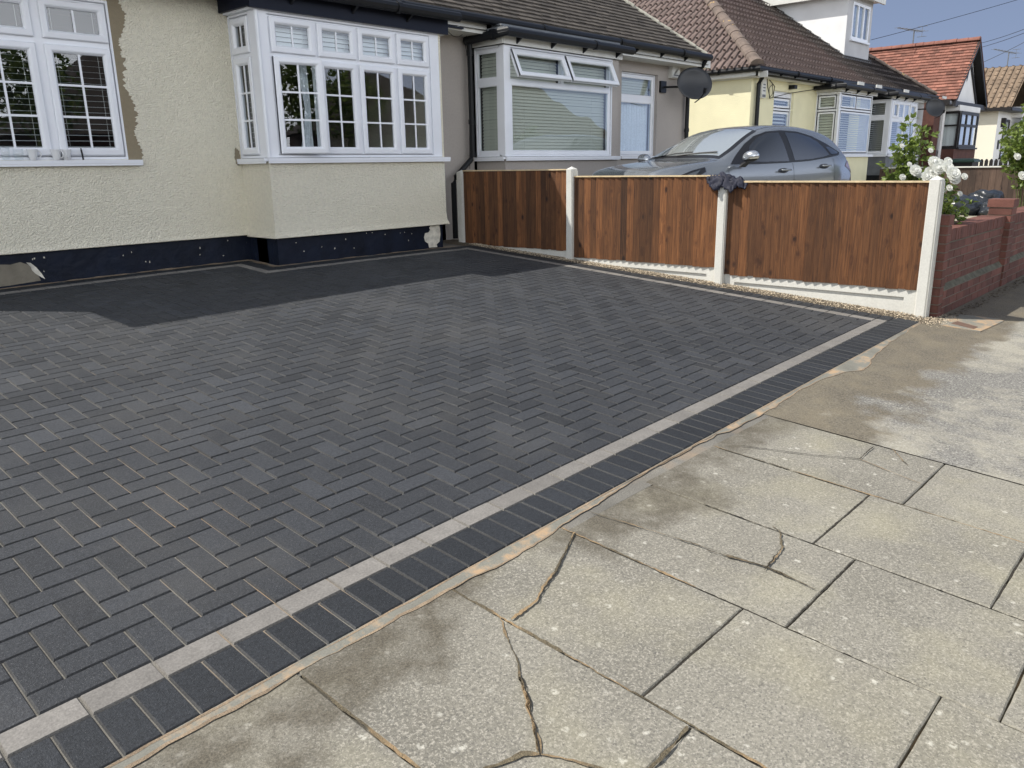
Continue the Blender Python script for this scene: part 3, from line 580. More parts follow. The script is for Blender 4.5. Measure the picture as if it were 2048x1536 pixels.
def window(house, F, cells, rect_, label=None, sill=True, blind=None, dep=0., bars=(1,2), fm='upvc', sillm='upvc', name='window', ext=(.05,.05), bead=BEAD, sash=SASH, glass='glass'):
    a0, a1, z0, z1 = rect_; Fw = lambda a,z,h: F(a,z,h-dep)
    mb = MB(); mb.ring(Fw, a0, a1, z0, z1, [(0,.0),(.004,.004),(.022,.004),(.024,-.012),(.03,-.012),(.03,-.07)])
    As = sorted({c[0] for c in cells}|{c[1] for c in cells})
    def gap_(c, ax, sgn):
        v_ = c[ax]; best = abs((rect_[ax])-v_)-.026; best = max(best, 0)
        for d in cells:
            if d is c: continue
            o_ = d[ax+1] if ax in (0,2) else d[ax-1]; o2 = 2 if ax < 2 else 0
            if sgn*(o_-v_) >= -1e-6 and min(c[o2+1],d[o2+1])-max(c[o2],d[o2]) > .02: best = min(best, abs(o_-v_)/2)
        return best+.0
    for c in cells:
        e_ = [gap_(c,0,-1), gap_(c,1,1), gap_(c,2,-1), gap_(c,3,1)]
        vs_ = [Fw(c[0]-e_[0],c[2]-e_[2],-.012),Fw(c[1]+e_[1],c[2]-e_[2],-.012),Fw(c[1]+e_[1],c[3]+e_[3],-.012),Fw(c[0]-e_[0],c[3]+e_[3],-.012)]
        for ins, h_ in ((.022,-.012),(.022,-.07)): vs_ += [Fw(c[0]+ins,c[2]+ins,h_),Fw(c[1]-ins,c[2]+ins,h_),Fw(c[1]-ins,c[3]-ins,h_),Fw(c[0]+ins,c[3]-ins,h_)]
        mb.add(vs_, [(4*i+k,4*i+(k+1)%4,4*i+4+(k+1)%4,4*i+4+k) for i in range(2) for k in range(4)])
    root = mb.build(name, M[fm], house)
    if label: root['label'] = label
    if sill:
        mb = MB(); mb.fbox(F, a0-ext[0], a1+ext[1], z0-.035, z0-.004, -.05-dep, .055); mb.fbox(F, a0-ext[0]+.002, a1+ext[1]-.002, z0-.055, z0-.036, .035, .052)
        mb.build('sill', M[sillm], root)
    for c in cells:
        x0, x1, y0, y1, k = c[:5]; opt = c[5] if len(c) > 5 else {}
        xf = None
        if 'open' in opt:
            ang = opt['open']; hg = opt.get('hinge', 'left')
            if hg == 'left':
                def Fc(a, z, h, A0=x0, ang=ang): return Fw(A0+(a-A0)*cos(ang)-h*sin(ang)*0, z, .012+(a-A0)*sin(ang)+h)
            else:
                def Fc(a, z, h, Z1=y1, ang=ang): return Fw(a, Z1-(Z1-z)*cos(ang)+h*sin(ang), (Z1-z)*sin(ang)+h*cos(ang)+.012)
        else: Fc = Fw
        if k == 'o':
            mb = MB(); mb.ring(Fc, x0, x1, y0, y1, sash)
            if 'open' in opt: mb.ring(Fc, x0, x1, y0, y1, [(.014,-.045),(.07,-.045),(.082,-.02)]); mb.ring(Fc, x0, x1, y0, y1, [(.014,-.045),(.014,.01)])
            mb.build('casement', M[fm], root); g = .078
        else:
            mb = MB(); mb.ring(Fc, x0, x1, y0, y1, bead); mb.build('bead', M[fm], root); g = .044
        mb = MB(); mb.add([Fc(x0+g,y0+g,-.014),Fc(x1-g,y0+g,-.014),Fc(x1-g,y1-g,-.014),Fc(x0+g,y1-g,-.014)], [(0,1,2,3)]); mb.build('pane', M[glass], root)
        nb, nh = opt.get('bars', bars if y1-y0 > .5 else (bars[0], 0))
        if nb or nh:
            mb = MB()
            for i in range(nb): a = lerp(x0+g, x1-g, (i+1)/(nb+1)); mb.fbox(Fc, a-.009, a+.009, y0+g-.003, y1-g+.003, -.012, -.004)
            for i in range(nh): z = lerp(y0+g, y1-g, (i+1)/(nh+1)); mb.fbox(Fc, x0+g-.003, x1-g+.003, z-.009, z+.009, -.012, -.0035)
            mb.build('glazing_bar', M[fm], root)
        bl = opt.get('blind', blind)
        if bl:
            pitch, tilt, wd, mt, hb = bl; mb = MB(); z = y1-.02; i = 0
            while z > y0+.03:
                dzz = wd/2*sin(tilt); dh = wd/2*cos(tilt); j_ = random.uniform(-.0015,.0015)
                P0 = Fw(x0+.03, z-dzz, -hb+dh); P1 = Fw(x1-.03, z-dzz+j_, -hb+dh); P2 = Fw(x1-.03, z+dzz+j_, -hb-dh); P3 = Fw(x0+.03, z+dzz, -hb-dh)
                mb.add([P0,P1,P2,P3], [(0,1,2,3)]); z -= pitch
            for t_ in (.15,.85): a = lerp(x0+.04,x1-.04,t_); mb.tube([Fw(a,y0+.03,-hb+.02),Fw(a,y1-.02,-hb+.02)], .0012, 4)
            mb.build('blind', M[mt], root)
    return root
def roof_slope(mb, e0, e1, t0, t1, course, tw, prof='flat', th=.022, m=0):
    e0, e1, t0, t1 = map(Vector, (e0,e1,t0,t1)); ux = (e1-e0).normalized(); up = ((t0-e0)-ux*(t0-e0).dot(ux)); Ls = up.length; up.normalize(); n = ux.cross(up); n = n if n.z > 0 else -n
    kL = (t0-e0).dot(ux)/Ls; W_ = (e1-e0).length; kR = ((t1-e0).dot(ux)-W_)/Ls
    rows = int(math.ceil(Ls/course)); P = lambda a, s_, h: e0+ux*a+up*s_+n*h
    pr = [(0,0),(1,0)] if prof == 'flat' else [(0,0),(.16,.013),(.34,.013),(.5,0),(1,0)] if prof == 'roman' else [(0,0),(.2,.03),(.4,.035),(.6,.012),(1,0)]
    mb.add([P(kL*0,0,-.01),P(W_,0,-.01),P(W_+kR*Ls,Ls,-.01),P(kL*Ls,Ls,-.01)], [(0,1,2,3)], m, .5)
    for r in range(rows):
        s0, s1 = r*course-.03*(r == 0), min((r+1)*course+.02, Ls); aL, aR = kL*(s0+s1)/2, W_+kR*(s0+s1)/2
        k0 = int(floor(aL/tw))-1; off = tw/2 if (r % 2 and prof == 'flat') else 0
        a = k0*tw+off
        while a < aR:
            x0, x1 = max(a+.003, aL), min(a+tw-.001, aR)
            if x1-x0 > .01:
                jz = random.uniform(0,.006) if prof == 'flat' else random.uniform(0,.003); js = random.uniform(-.006,.006); c = max(0,min(2,random.gauss(1,.45)))
                vs = []; pts = [p for p in pr if x0-1e-6 <= a+p[0]*tw <= x1+1e-6]
                if len(pts) < 2: pts = [((x0-a)/tw,0),((x1-a)/tw,0)]
                for p in pts: xx = min(max(a+p[0]*tw, x0), x1); vs += [P(xx,s0+js,-.004),P(xx,s0+js,th+jz+p[1]),P(xx,s1,.004+p[1])]
                fs = []
                for i in range(len(pts)-1): b_ = 3*i; fs += [(b_,b_+3,b_+4,b_+1),(b_+1,b_+4,b_+5,b_+2)]
                mb.add(vs, fs, m, c)
            a += tw
def ridge(mb, p, q, r=.11, seg=.33, m=0, halfsky=None):
    p, q = Vector(p), Vector(q); d = q-p; L_ = d.length; k = max(1, int(L_/seg)); d.normalize(); s_ = d.cross(Vector((0,0,1))).normalized(); u = s_.cross(d)
    for i in range(k):
        a, b = p+d*(L_*i/k), p+d*(L_*(i+1)/k+.02); vs = []; c = random.uniform(.4,1.6); jr = random.uniform(-.006,.006)
        for base, rr in ((a, r+.014+jr), (b, r+jr)):
            for t_ in range(8): an = pi*t_/7; vs.append(base+s_*rr*cos(an)+u*(rr*.8*sin(an)-.02))
        fs = [(t_,t_+1,9+t_,8+t_) for t_ in range(7)]+[tuple(range(7,-1,-1))]; mb.add(vs, fs, m, c)
def gutter(house, pts, r=.056, brackets=None, name='gutter', bn=1, m='black'):
    mb = MB(); mb.tube(pts, r, 10); P = [Vector(p) for p in pts]
    for a, b in zip(P, P[1:]):
        k = max(1, int((b-a).length/2.0))
        for i in range(1, k+1):
            c = a+(b-a)*(i/(k+.5)); d = (b-a).normalized(); mb.tube([c-d*.03, c+d*.03], r+.010, 10)
    g = mb.build(name, M[m], house, smooth=False)
    if brackets:
        for (x, y, z) in brackets:
            mb = MB()
            mb.add([(x-.012,y-.05,z-.03),(x+.012,y-.05,z-.03),(x+.012,y+.12,z-.14),(x-.012,y+.12,z-.14),(x-.012,y+.12,z-.02),(x+.012,y+.12,z-.02)], [(0,1,2,3),(0,3,4),(1,5,2),(0,4,5,1)])
            mb.build('bracket', M[m], g)
    return g
def shell(house, x0, x1, y1, z0, ztop, wm, zw=3.05, name='back_wall', left=True, right=True):
    """side and rear walls, ceiling and floor that close the house"""
    mb = MB()
    if left: mb.box(x0, x0+.1, 8.0, y1, z0, zw)
    if right: mb.box(x1-.1, x1, 8.0, y1, z0, zw)
    mb.box(x0, x1, y1, y1+.1, z0, zw); mb.build(name, M[wm], house)
    mb = MB(); mb.add([(x0,7.62,3.0),(x1,7.62,3.0),(x1,y1,3.0),(x0,y1,3.0)], [(0,1,2,3)]); mb.add([(x0+.1,8.1,.45),(x1-.1,8.1,.45),(x1-.1,y1,.45),(x0+.1,y1,.45)], [(0,1,2,3)])
    mb.add([(x0+.1,9.4,.45),(x1-.1,9.4,.45),(x1-.1,9.4,3.0),(x0+.1,9.4,3.0)], [(0,1,2,3)]); mb.build('ceiling', M['dark'], house)

# ------------------------------------------------------------------ 1  the cream bungalow
A = thing('bungalow', 'cream roughcast bungalow with navy plinth and white multi-pane bay window beside the new driveway', 'house', (4,8,.4))
mb = MB(); F8 = FY(8.0); W1 = (1.45,3.36,1.45,2.83)
wall(mb, F8, .95, 4.53, .66, 3.1, [W1]); mb.box(.95, 1.05, 8.0, 13, .3, 3.05)
FB = FY(7.47); FS = FX(4.53)
# bay walls under the window with a small bellcast drip at the bottom
for F_, a0, a1 in ((FB, 4.53, 6.95), (FS, 7.47, 8.0)):
    rows_ = [(1.43,0),(.80,0),(.70,.008),(.645,.028),(.640,.020),(.640,-.03)]
    for (za,ha),(zb,hb) in zip(rows_, rows_[1:]):
        e = (lambda h_: (a0-h_, a1+h_)) if F_ is FB else (lambda h_: (a0-h_, a1))
        mb.add([F_(e(ha)[0],za,ha),F_(e(ha)[1],za,ha),F_(e(hb)[1],zb,hb),F_(e(hb)[0],zb,hb)], [(0,1,2,3)])
rows_ = [(.80,0),(.70,.006),(.662,.022),(.657,.015),(.657,-.03)]
for (za,ha),(zb,hb) in zip(rows_, rows_[1:]): mb.add([F8(.95,za,ha),F8(4.53,za,ha),F8(4.53,zb,hb),F8(.95,zb,hb)], [(0,1,2,3)])
mb.add([(6.95,7.47,.64),(6.95,8.0,.64),(6.95,8.0,3.0),(6.95,7.47,3.0)], [(0,1,2,3)]); mb.fbox(FB, 6.915, 6.95, 1.43, 2.83, -.05, 0); mb.add([(6.95,8,.3),(7.42,8,.3),(7.42,8,3.0),(6.95,8,3.0)],[(0,1,2,3)])
for (za,zb) in ((1.42,1.44),): mb.add([(4.53,7.47,zb),(6.95,7.47,zb),(6.95,8,zb),(4.53,8,zb)], [(0,1,2,3)])
A_wall = mb.build('wall', M['cream'], A)
# bare render where the window was refitted, and the scar at the bay sill
mb = MB(); zz = 1.435; L_ = []; R_ = []
while zz < 3.0:
    t_ = (zz-1.435)/1.5; wv = .085+.035*sin(t_*9)+.025*sin(t_*23+1)+random.uniform(-.012,.012)+.03*noise.noise(Vector((0,0,zz*25)))+.02*noise.noise(Vector((3,0,zz*70))); wv += .03*math.exp(-((zz-2.05)/.12)**2)+.02*math.exp(-((zz-1.50)/.08)**2)
    L_.append((3.355,zz)); R_.append((3.36+wv,zz)); zz += .009
k = len(L_); mb.add([F8(a,z,.003) for a,z in L_+R_], [(i,i+1,k+i+1,k+i) for i in range(k-1)]); mb.build('render_patch', M['rawrender'], A)['label'] = 'bare brown render strip beside the window frame'
pts = []; mb = MB()
for i in range(26): an = 2*pi*i/26; rr = random.uniform(.75,1.2); pts.append(F8(4.485+.035*rr*cos(an), 1.465+.085*rr*sin(an), .003))
mb.add(pts, [tuple(range(26))]); mb.build('render_patch', M['rawrender'], A)['label'] = 'small brown scar at the left end of the bay sill'
# plinth with blistered paint
mb = MB(); mb.box(.97, 4.56, 8.03, 8.2, .1, .665); mb.box(4.56, 6.90, 7.50, 7.9, .1, .65); mb.box(4.56, 4.70, 7.7, 8.2, .1, .664)
def blob(F_, cx, cz, rx, rz, h, m, n_=30, jag=.25, sh=None):
    P = []
    for i in range(n_):
        an = 2*pi*i/n_; rr = 1+random.uniform(-jag,jag)
        P.append(F_(cx+rx*rr*cos(an), cz+rz*rr*sin(an), h))
    mb.add(P, [tuple(range(n_))], m)
FP = FY(7.5); FP8 = FY(8.03)
mb.add([FP(x_,z_,.004) for x_,z_ in [(6.70,.632),(6.85,.634),(6.86,.52),(6.84,.43),(6.79,.40),(6.80,.365),(6.66,.37),(6.65,.42),(6.60,.45),(6.585,.50),(6.605,.55),(6.66,.555),(6.69,.585),(6.675,.61)]], [tuple(range(14))], 2)
mb.add([FP8(x_,z_,.003) for x_,z_ in [(2.0,.585),(2.12,.575),(2.22,.565),(2.30,.58),(2.36,.55),(2.41,.50),(2.44,.40),(2.2,.385),(2.0,.38)]], [tuple(range(9))], 1)
mb.add([FP8(x_,z_,.006) for x_,z_ in [(2.345,.572),(2.38,.565),(2.42,.52),(2.455,.46),(2.475,.41),(2.44,.435),(2.40,.47),(2.38,.50),(2.375,.53)]], [tuple(range(9))], 2)
for i in range(26): blob(FP if i % 2 else FP8, random.uniform(4.7,6.5) if i % 2 else random.uniform(2.3,4.4), random.uniform(.45,.62), random.uniform(.003,.008), random.uniform(.004,.010), .003, 2, 7, .4)
mb.build('plinth', [M['navy'],M['barec'],M['chalk']], A)
C3 = []; c6 = [1.45,2.09,2.735,3.36]
BW = (.05,radians(9),.046,'blindw',.06)
for a, b in zip(c6, c6[1:]): C3 += [(a+.022,b-.022,2.455,2.80,'o'),(a+.022,b-.022,1.475,2.435,'o')]
window(A, F8, C3, W1, label='three-light white casement window with open venetian blinds', blind=BW, ext=(.03,.11))
bx = [4.655,5.205,5.722,6.262,6.77]; CB = []
BC = (.045,radians(62),.05,'blindw',.09); BM = (.05,radians(4),.046,'dark',.16)
for i, (a, b) in enumerate(zip(bx, bx[1:])):
    CB.append((a+.004,b-.004,2.445,2.80,'o',dict(blind=BC)))
    CB.append((a+.004,b-.004,1.475,2.432,'o',dict(open=radians(11)) if i == 0 else {}))
bay = window(A, FB, CB, (4.535,6.915,1.45,2.83), label='wide white bay window front, leftmost lower casement ajar', ext=(.03,.09), name='bay_window')
mb = MB(); mb.fbox(FB, 4.53, 4.65, 1.45, 2.83, -.06, .008); mb.fbox(FS, 7.463, 7.60, 1.45, 2.83, -.06, .008); mb.tube([(4.535,7.465,1.45),(4.535,7.465,2.83)], .022, 8); mb.build('corner_post', M['upvc'], bay)
mb = MB(); mb.fbox(FB, 6.78, 6.916, 1.45, 2.83, -.06, .002); mb.build('corner_post', M['upvc'], bay)
window(A, FS, [(7.60,7.96,2.445,2.80,'o'),(7.60,7.96,1.475,2.432,'o')], (7.46,8.0,1.45,2.83), label='narrow side light of the bay window', ext=(.0,.02), blind=(.05,radians(12),.04,'blindw',.12))
# white curtain tied behind the open casement
mb = MB(); vs = []; nx_, nz_ = 14, 26
for j in range(nz_+1):
    z = lerp(1.5, 2.42, j/nz_); wd = .07+.09*abs((z-1.95)/.45)**1.3*(.6 if z > 1.95 else 1.1)
    for i in range(nx_+1): t_ = i/nx_; vs.append((5.16-wd+wd*t_*1.0, 7.60+.016*sin(t_*26+z*3), z))
mb.add(vs, [(j*(nx_+1)+i,j*(nx_+1)+i+1,(j+1)*(nx_+1)+i+1,(j+1)*(nx_+1)+i) for j in range(nz_) for i in range(nx_)]); mb.build('curtain', M['net'], bay, smooth=True)
# fascia, soffit, roof
mb = MB(); mb.box(4.44, 7.03, 7.405, 7.44, 2.835, 3.0); mb.box(4.44, 4.475, 7.44, 8.0, 2.85, 3.0); mb.box(7.0, 7.03, 7.44, 8.0, 2.84, 3.0); mb.box(.85, 4.44, 7.66, 7.70, 2.97, 3.12); mb.build('fascia', M['fascia'], A)
mb = MB(); mb.box(4.475, 7.0, 7.44, 7.98, 2.832, 2.85); mb.build('bay_soffit', M['upvc'], A)
mb = MB(); mb.box(4.36, 7.08, 7.30, 7.75, 3.005, 3.03); mb.box(.85, 7.5, 7.62, 8.0, 2.97, 2.99); mb.build('soffit', M['fascia'], A)
gutter(A, [(4.34,7.98,3.02),(4.34,7.29,3.02),(7.10,7.29,3.02)], .055, [(4.9+.75*i,7.31,3.03) for i in range(3)])
gutter(A, [(.80,12.0,3.11),(.80,7.57,3.11),(7.4,7.57,3.11)], .055)
mb = MB(); k = .84; H0 = 3.13
roof_slope(mb, (.78,7.6,H0), (7.5,7.6,H0), (5.18,12,H0+k*4.4), (7.5,12,H0+k*4.4), .105, .168)
mb.add([(.78,7.6,H0),(5.18,12,H0+k*4.4),(.78,16.4,H0)], [(0,1,2)]); mb.add([(.78,16.4,H0),(7.5,16.4,H0),(7.5,12,H0+k*4.4),(5.18,12,H0+k*4.4)], [(0,1,2,3)])
mb.build('roof', M['tileA'], A, vcol=True)
shell(A, .95, 7.42, 16.2, .3, 0, 'cream', left=True)

# ------------------------------------------------------------------ 2  the taupe half
B = thing('bungalow', 'taupe painted bungalow adjoining the cream one, with white bay window and satellite dish', 'house', (10.5,8,.4))
mb = MB(); Wb = (11.44,12.52,1.455,2.79); wall(mb, F8, 7.42, 8.0, .2, 3.06); wall(mb, F8, 10.6, 13.6, .2, 3.06, [Wb], dep=.10)
wall(mb, FB, 8.05, 10.6, .25, 1.43); mb.fbox(FB, 10.44, 10.6, 1.43, 2.83, -.12, 0); FSB = FX(8.05); wall(mb, FSB, 7.47, 8.0, .25, 1.43); mb.add([(10.6,7.47,.2),(10.6,8,.2),(10.6,8,3),(10.6,7.47,3)],[(0,1,2,3)])
mb.build('wall', M['taupe'], B)
SL = (.042,radians(66),.046,'blind',.10)
bb = window(B, FB, [(8.165,9.262,2.405,2.80,'o',dict(open=radians(24),hinge='top',bars=(0,0))),(9.275,10.40,2.405,2.80,'o',dict(open=radians(24),hinge='top',bars=(0,0))),(8.165,10.40,1.475,2.40,'f',dict(bars=(0,0)))],
            (8.055,10.44,1.45,2.83), label='white bay window with two top lights propped open and closed cream blinds', blind=SL, ext=(.03,.18), name='bay_window')
mb = MB(); mb.fbox(FB, 8.045, 8.165, 1.45, 2.83, -.06, .006); mb.fbox(FSB, 7.466, 7.56, 1.45, 2.83, -.06, .004); mb.build('corner_post', M['upvc'], bb)
window(B, FSB, [(7.56,7.99,2.40,2.80,'f',dict(bars=(0,0))),(7.56,7.99,1.475,2.39,'f',dict(bars=(0,0)))], (7.46,8.0,1.45,2.83), label='side light of the bay window', blind=SL, ext=(0,.04))
wb = window(B, F8, [(11.47,12.49,2.395,2.76,'f',dict(bars=(0,0))),(11.47,12.49,1.485,2.37,'f',dict(bars=(0,0),blind=False))], Wb, label='narrow white window with net curtain', blind=SL, ext=(.0,.0), dep=.06, sill=False)
mb = MB(); vs = []; nx_ = 90
for z in (1.5, 2.36):
    for i in range(nx_+1): vs.append((lerp(11.5,12.47,i/nx_), 8.16+.014*sin(i*1.35)+.006*sin(i*.5), z))
mb.add(vs, [(i,i+1,nx_+2+i,nx_+1+i) for i in range(nx_)]); mb.build('net_curtain', M['net'], wb, smooth=True)
mb = MB(); mb.box(11.40, 12.55, 7.94, 8.0, 1.41, 1.45); mb.build('stone_sill', M['upvc'], B)
mb = MB(); mb.box(8.0, 10.62, 7.415, 7.45, 2.835, 2.965); mb.box(7.985, 8.02, 7.43, 8.0, 2.835, 2.965); mb.box(10.585, 10.62, 7.45, 8.0, 2.835, 2.965); mb.box(7.09, 7.95, 7.66, 7.70, 2.955, 3.07); mb.box(10.6, 13.7, 7.66, 7.70, 2.955, 3.07); mb.box(13.66, 13.7, 7.7, 16, 2.955, 3.07)
mb.build('fascia', M['soffit'], B)
mb = MB(); mb.box(7.09, 7.98, 7.69, 8.0, 2.955, 2.97); mb.build('soffit', M['soffit'], B); mb = MB(); mb.box(10.6, 13.66, 7.69, 8.0, 2.955, 2.97); mb.build('soffit', M['soffit'], B)
mb = MB(); mb.box(7.93, 10.68, 7.33, 7.75, 2.98, 3.02); mb.add([(7.95,7.33,3.02),(10.66,7.33,3.02),(10.66,7.66,3.08),(7.95,7.66,3.08)],[(0,1,2,3)]); mb.box(8.0,10.6,7.45,7.62,2.96,3.07); mb.build('bay_roof', M['lead'], B)
gutter(B, [(7.86,7.96,2.90),(7.93,7.30,2.955),(10.72,7.30,2.955)], .055, [(8.25,7.33,2.965),(8.95,7.33,2.965),(9.65,7.33,2.965),(10.45,7.33,2.965)])
gutter(B, [(7.15,7.57,3.11),(13.52,7.57,3.11),(13.52,12,3.11)], .055, [(11.3+.75*i,7.59,3.11) for i in range(3)])
mb = MB(); mb.tube([(7.87,7.90,2.92),(7.87,7.90,1.50),(7.84,7.90,1.42),(7.55,7.90,1.20),(7.50,7.90,1.12),(7.50,7.90,.4)], .036, 10)
for z in (2.75,1.9,1.48): mb.tube([(7.87,7.90,z-.03),(7.87,7.90,z+.03)], .046, 10)
mb.build('downpipe', M['black'], B)
mb = MB(); mb.tube([(13.42,7.60,3.06),(13.42,7.66,2.96),(13.42,7.92,2.86),(13.42,7.93,2.80),(13.42,7.93,.3)], .036, 10)
for z in (2.72,1.9): mb.tube([(13.42,7.93,z-.03),(13.42,7.93,z+.03)], .046, 10)
mb.build('downpipe', M['black'], B)
mb = MB(); roof_slope(mb, (7.5,7.6,H0), (13.55,7.6,H0), (7.5,12,H0+k*4.4), (9.15,12,H0+k*4.4), .105, .168)
mb.add([(13.55,7.6,H0-.01),(13.55,16.4,H0-.01),(9.15,12,H0+k*4.4-.01)], [(0,1,2)]); mb.add([(13.5,16.4,H0),(7.5,16.4,H0),(7.5,12,H0+k*4.4),(9.15,12,H0+k*4.4)], [(0,1,2,3)])
rf = mb.build('roof', M['tileA'], B, vcol=True)
mb = MB(); ridge(mb, (13.5,7.65,H0+.03), (9.15,12,H0+k*4.4), .075, .25); mb.build('hip_tile', M['mortarline'], rf)
shell(B, 7.44, 13.6, 16.2, .2, 0, 'taupe', left=False)
# cable drooping under the eaves
mb = MB(); P = []
for i in range(30): t_ = i/29; P.append((lerp(7.12,7.75,t_), lerp(7.62,7.88,t_), 3.03-.10*sin(pi*t_)-.06*t_))
mb.tube(P, .004, 5); mb.tube([(7.80,7.88,2.95),(7.76,7.87,2.85),(7.79,7.86,2.7),(7.82,7.88,2.2),(7.80,7.88,1.7),(7.81,7.9,1.3)], .004, 5); mb.build('cable', M['black'], B)

def dish(loc, label):
    d = thing('satellite_dish', label, 'satellite dish', loc, 'black satellite dishes under the eaves')
    mb = MB(); vs = [(0,0,0)]; fs = []
    for r_ in range(1, 6):
        for k_ in range(28): an = 2*pi*k_/28; rr = r_/5; vs.append((.32*rr*cos(an), .07*rr*rr-.0, .28*rr*sin(an)))
    # opens towards -y : bowl depth along +y at the centre
    vs = [(x, .075-y*1.0, z) if 0 else (x, -y, z) for x, y, z in vs]
    for k_ in range(28): fs.append((0, 1+(k_+1)%28, 1+k_))
    for r_ in range(4):
        for k_ in range(28): fs.append((1+r_*28+k_, 1+r_*28+(k_+1)%28, 1+(r_+1)*28+(k_+1)%28, 1+(r_+1)*28+k_))
    R_ = Matrix.Translation(Vector(loc)) @ Matrix.Rotation(radians(-38),4,'Z') @ Matrix.Rotation(radians(-16),4,'X')
    mb.add([R_ @ Vector(v) for v in vs], fs); o = mb.build('reflector', M['mesh'], d, smooth=True)
    so_ = o.modifiers.new('s','SOLIDIFY'); so_.thickness = .006
    mb = MB(); mb.tube([R_ @ Vector(p) for p in ((0.02,.02,-.30),(.04,-.20,-.30),(.06,-.34,-.24))], .010, 6); mb.tube([R_ @ Vector(p) for p in ((.06,-.31,-.26),(.06,-.36,-.19))], .028, 8); mb.build('feed_arm', M['black'], d)
    mb = MB(); mb.tube([R_ @ Vector((0,.03,0)), R_ @ Vector((0,.08,0)), Vector(loc)+Vector((-.30,.28,-.03)), Vector(loc)+Vector((-.36,.40,-.03))], .018, 8); mb.box(loc[0]-.45, loc[0]-.28, loc[1]+.36, loc[1]+.40, loc[2]-.12, loc[2]+.07); mb.build('bracket', M['black'], d)
M['mesh'] = mat('dark_perforated_steel', (.032,.034,.038), .42, noisev=[(3,.15,3)])
dish((13.02,7.60,2.63), 'black satellite dish on the taupe wall, the nearer and larger one')
dish((26.75,7.55,2.76), 'black satellite dish at the far corner of the grey painted bungalow')
def wallbox(name, x, z, wx, wz, y, label, cat, m='soffit', yp=.08, detail=True):
    t_ = thing(name, label, cat, (x,y,z)); mb = MB(); F_ = FY(y)
    mb.ring(F_, x-wx/2, x+wx/2, z-wz/2, z+wz/2, [(0,0),(0,yp*.7),(.01,yp),(wx/2-.001,yp)]); mb.build('case', M[m], t_)
    if detail: mb = MB(); mb.fbox(F_, x-wx*.28, x+wx*.30, z-wz*.30, z-wz*.24, yp, yp+.003); mb.build('slot', M['black'], t_)
    return t_
wallbox('alarm_box', 12.98, 2.87, .26, .22, 8.0, 'white alarm box under the eaves of the taupe bungalow', 'alarm box')
ab = wallbox('alarm_box', 16.42, 2.80, .20, .42, 8.0, 'tall white alarm box beside the black downpipe on the yellow wall', 'alarm box', detail=False)
mb = MB(); mb.fbox(FY(8.0), 16.35, 16.49, 2.61, 2.66, .08, .084); [mb.fbox(FY(8.0), 16.37, 16.47, z, z+.025, .08, .083) for z in (2.72,2.78,2.84)]; mb.build('badge', M['lead'], ab)
wallbox('number_plaque', 13.53, 1.87, .12, .19, 8.0, 'small dark plaque low on the taupe wall by the corner downpipe', 'plaque', 'blacktim', .02, False)

# ------------------------------------------------------------------ 3/4  yellow and grey pair
Y = thing('bungalow', 'pale yellow bungalow with hipped brown tiled roof behind the parked car', 'house', (19,8,.4))
mb = MB(); Wy = (17.07,18.04,1.45,2.78); wall(mb, F8, 16.0, 19.32, .2, 3.0, [Wy], dep=.10); FX16 = FX(16.0); wall(mb, FX16, 8.0, 16.0, .1, 3.02)
wall(mb, FB, 19.3, 21.5, .2, 1.43); wall(mb, FX(19.3), 7.47, 8.0, .2, 1.43); mb.add([(21.5,7.47,.2),(21.5,8,.2),(21.5,8,1.43),(21.5,7.47,1.43)],[(0,1,2,3)]); wall(mb, F8, 21.4, 22.1, .2, 3.0)
for z in (2.70,2.745,2.79): 
    for j in range(3): pass
mb.build('wall', M['yellow'], Y)
mb = MB(); [mb.box(15.992,16.0,8.93+.07*j,8.97+.07*j,2.80+.05*i,2.825+.05*i) for i in range(3) for j in range(4)]; mb.build('air_brick', M['ridge'], Y)
SH = (.075,radians(35),.07,'blindw',.09)
window(Y, F8, [(17.10,18.01,2.43,2.66,'f',dict(bars=(0,0))),(17.10,18.01,1.48,2.39,'f',dict(bars=(0,0)))], Wy, label='white window with plantation shutters', blind=SH, dep=.05, sill=True, ext=(.02,.02), bead=[(.0,-.012),(.06,-.012),(.062,-.02),(.07,-.026)])
SHO = (.05,radians(35),.045,'blind',.10)
window(Y, FB, [(19.45,20.38,2.48,2.80,'f',dict(bars=(0,0))),(20.38,21.40,2.48,2.80,'f',dict(bars=(0,0))),(19.45,21.40,1.48,2.44,'f',dict(bars=(0,0)))], (19.3,21.42,1.45,2.83), label='white bay window with half open shutters', blind=SHO, name='bay_window', ext=(.02,.25), bead=[(.0,-.012),(.05,-.012),(.052,-.02),(.06,-.026)])
window(Y, FX(19.3), [(7.53,7.97,2.46,2.78,'f',dict(bars=(0,0))),(7.53,7.97,1.48,2.42,'f',dict(bars=(0,0)))], (7.46,8.0,1.45,2.83), label='side light of the bay window', blind=(.06,radians(60),.06,'blind',.08), ext=(.0,.0), bead=[(.0,-.012),(.05,-.012),(.052,-.02),(.06,-.026)])
mb = MB(); mb.box(15.96, 16.0, 7.66, 16, 2.955, 3.07); mb.box(15.86, 15.90, 7.82, 16, 2.98, 3.10); mb.box(15.86, 22.1, 7.82, 7.85, 2.98, 3.10); mb.box(19.25, 21.6, 7.42, 7.45, 2.835, 2.94); mb.box(19.25, 19.28, 7.45, 8.0, 2.835, 2.94); mb.build('fascia', M['soffit'], Y)
mb = MB(); mb.box(15.86, 22.1, 7.85, 8.0, 2.975, 2.99); mb.box(15.88, 16.0, 8, 16, 2.975, 2.99); mb.build('soffit', M['soffit'], Y)
k = .71; H1 = 3.165; XC = 22.1; HP = 5.0
yR = 7.78+HP; zR = H1+k*HP
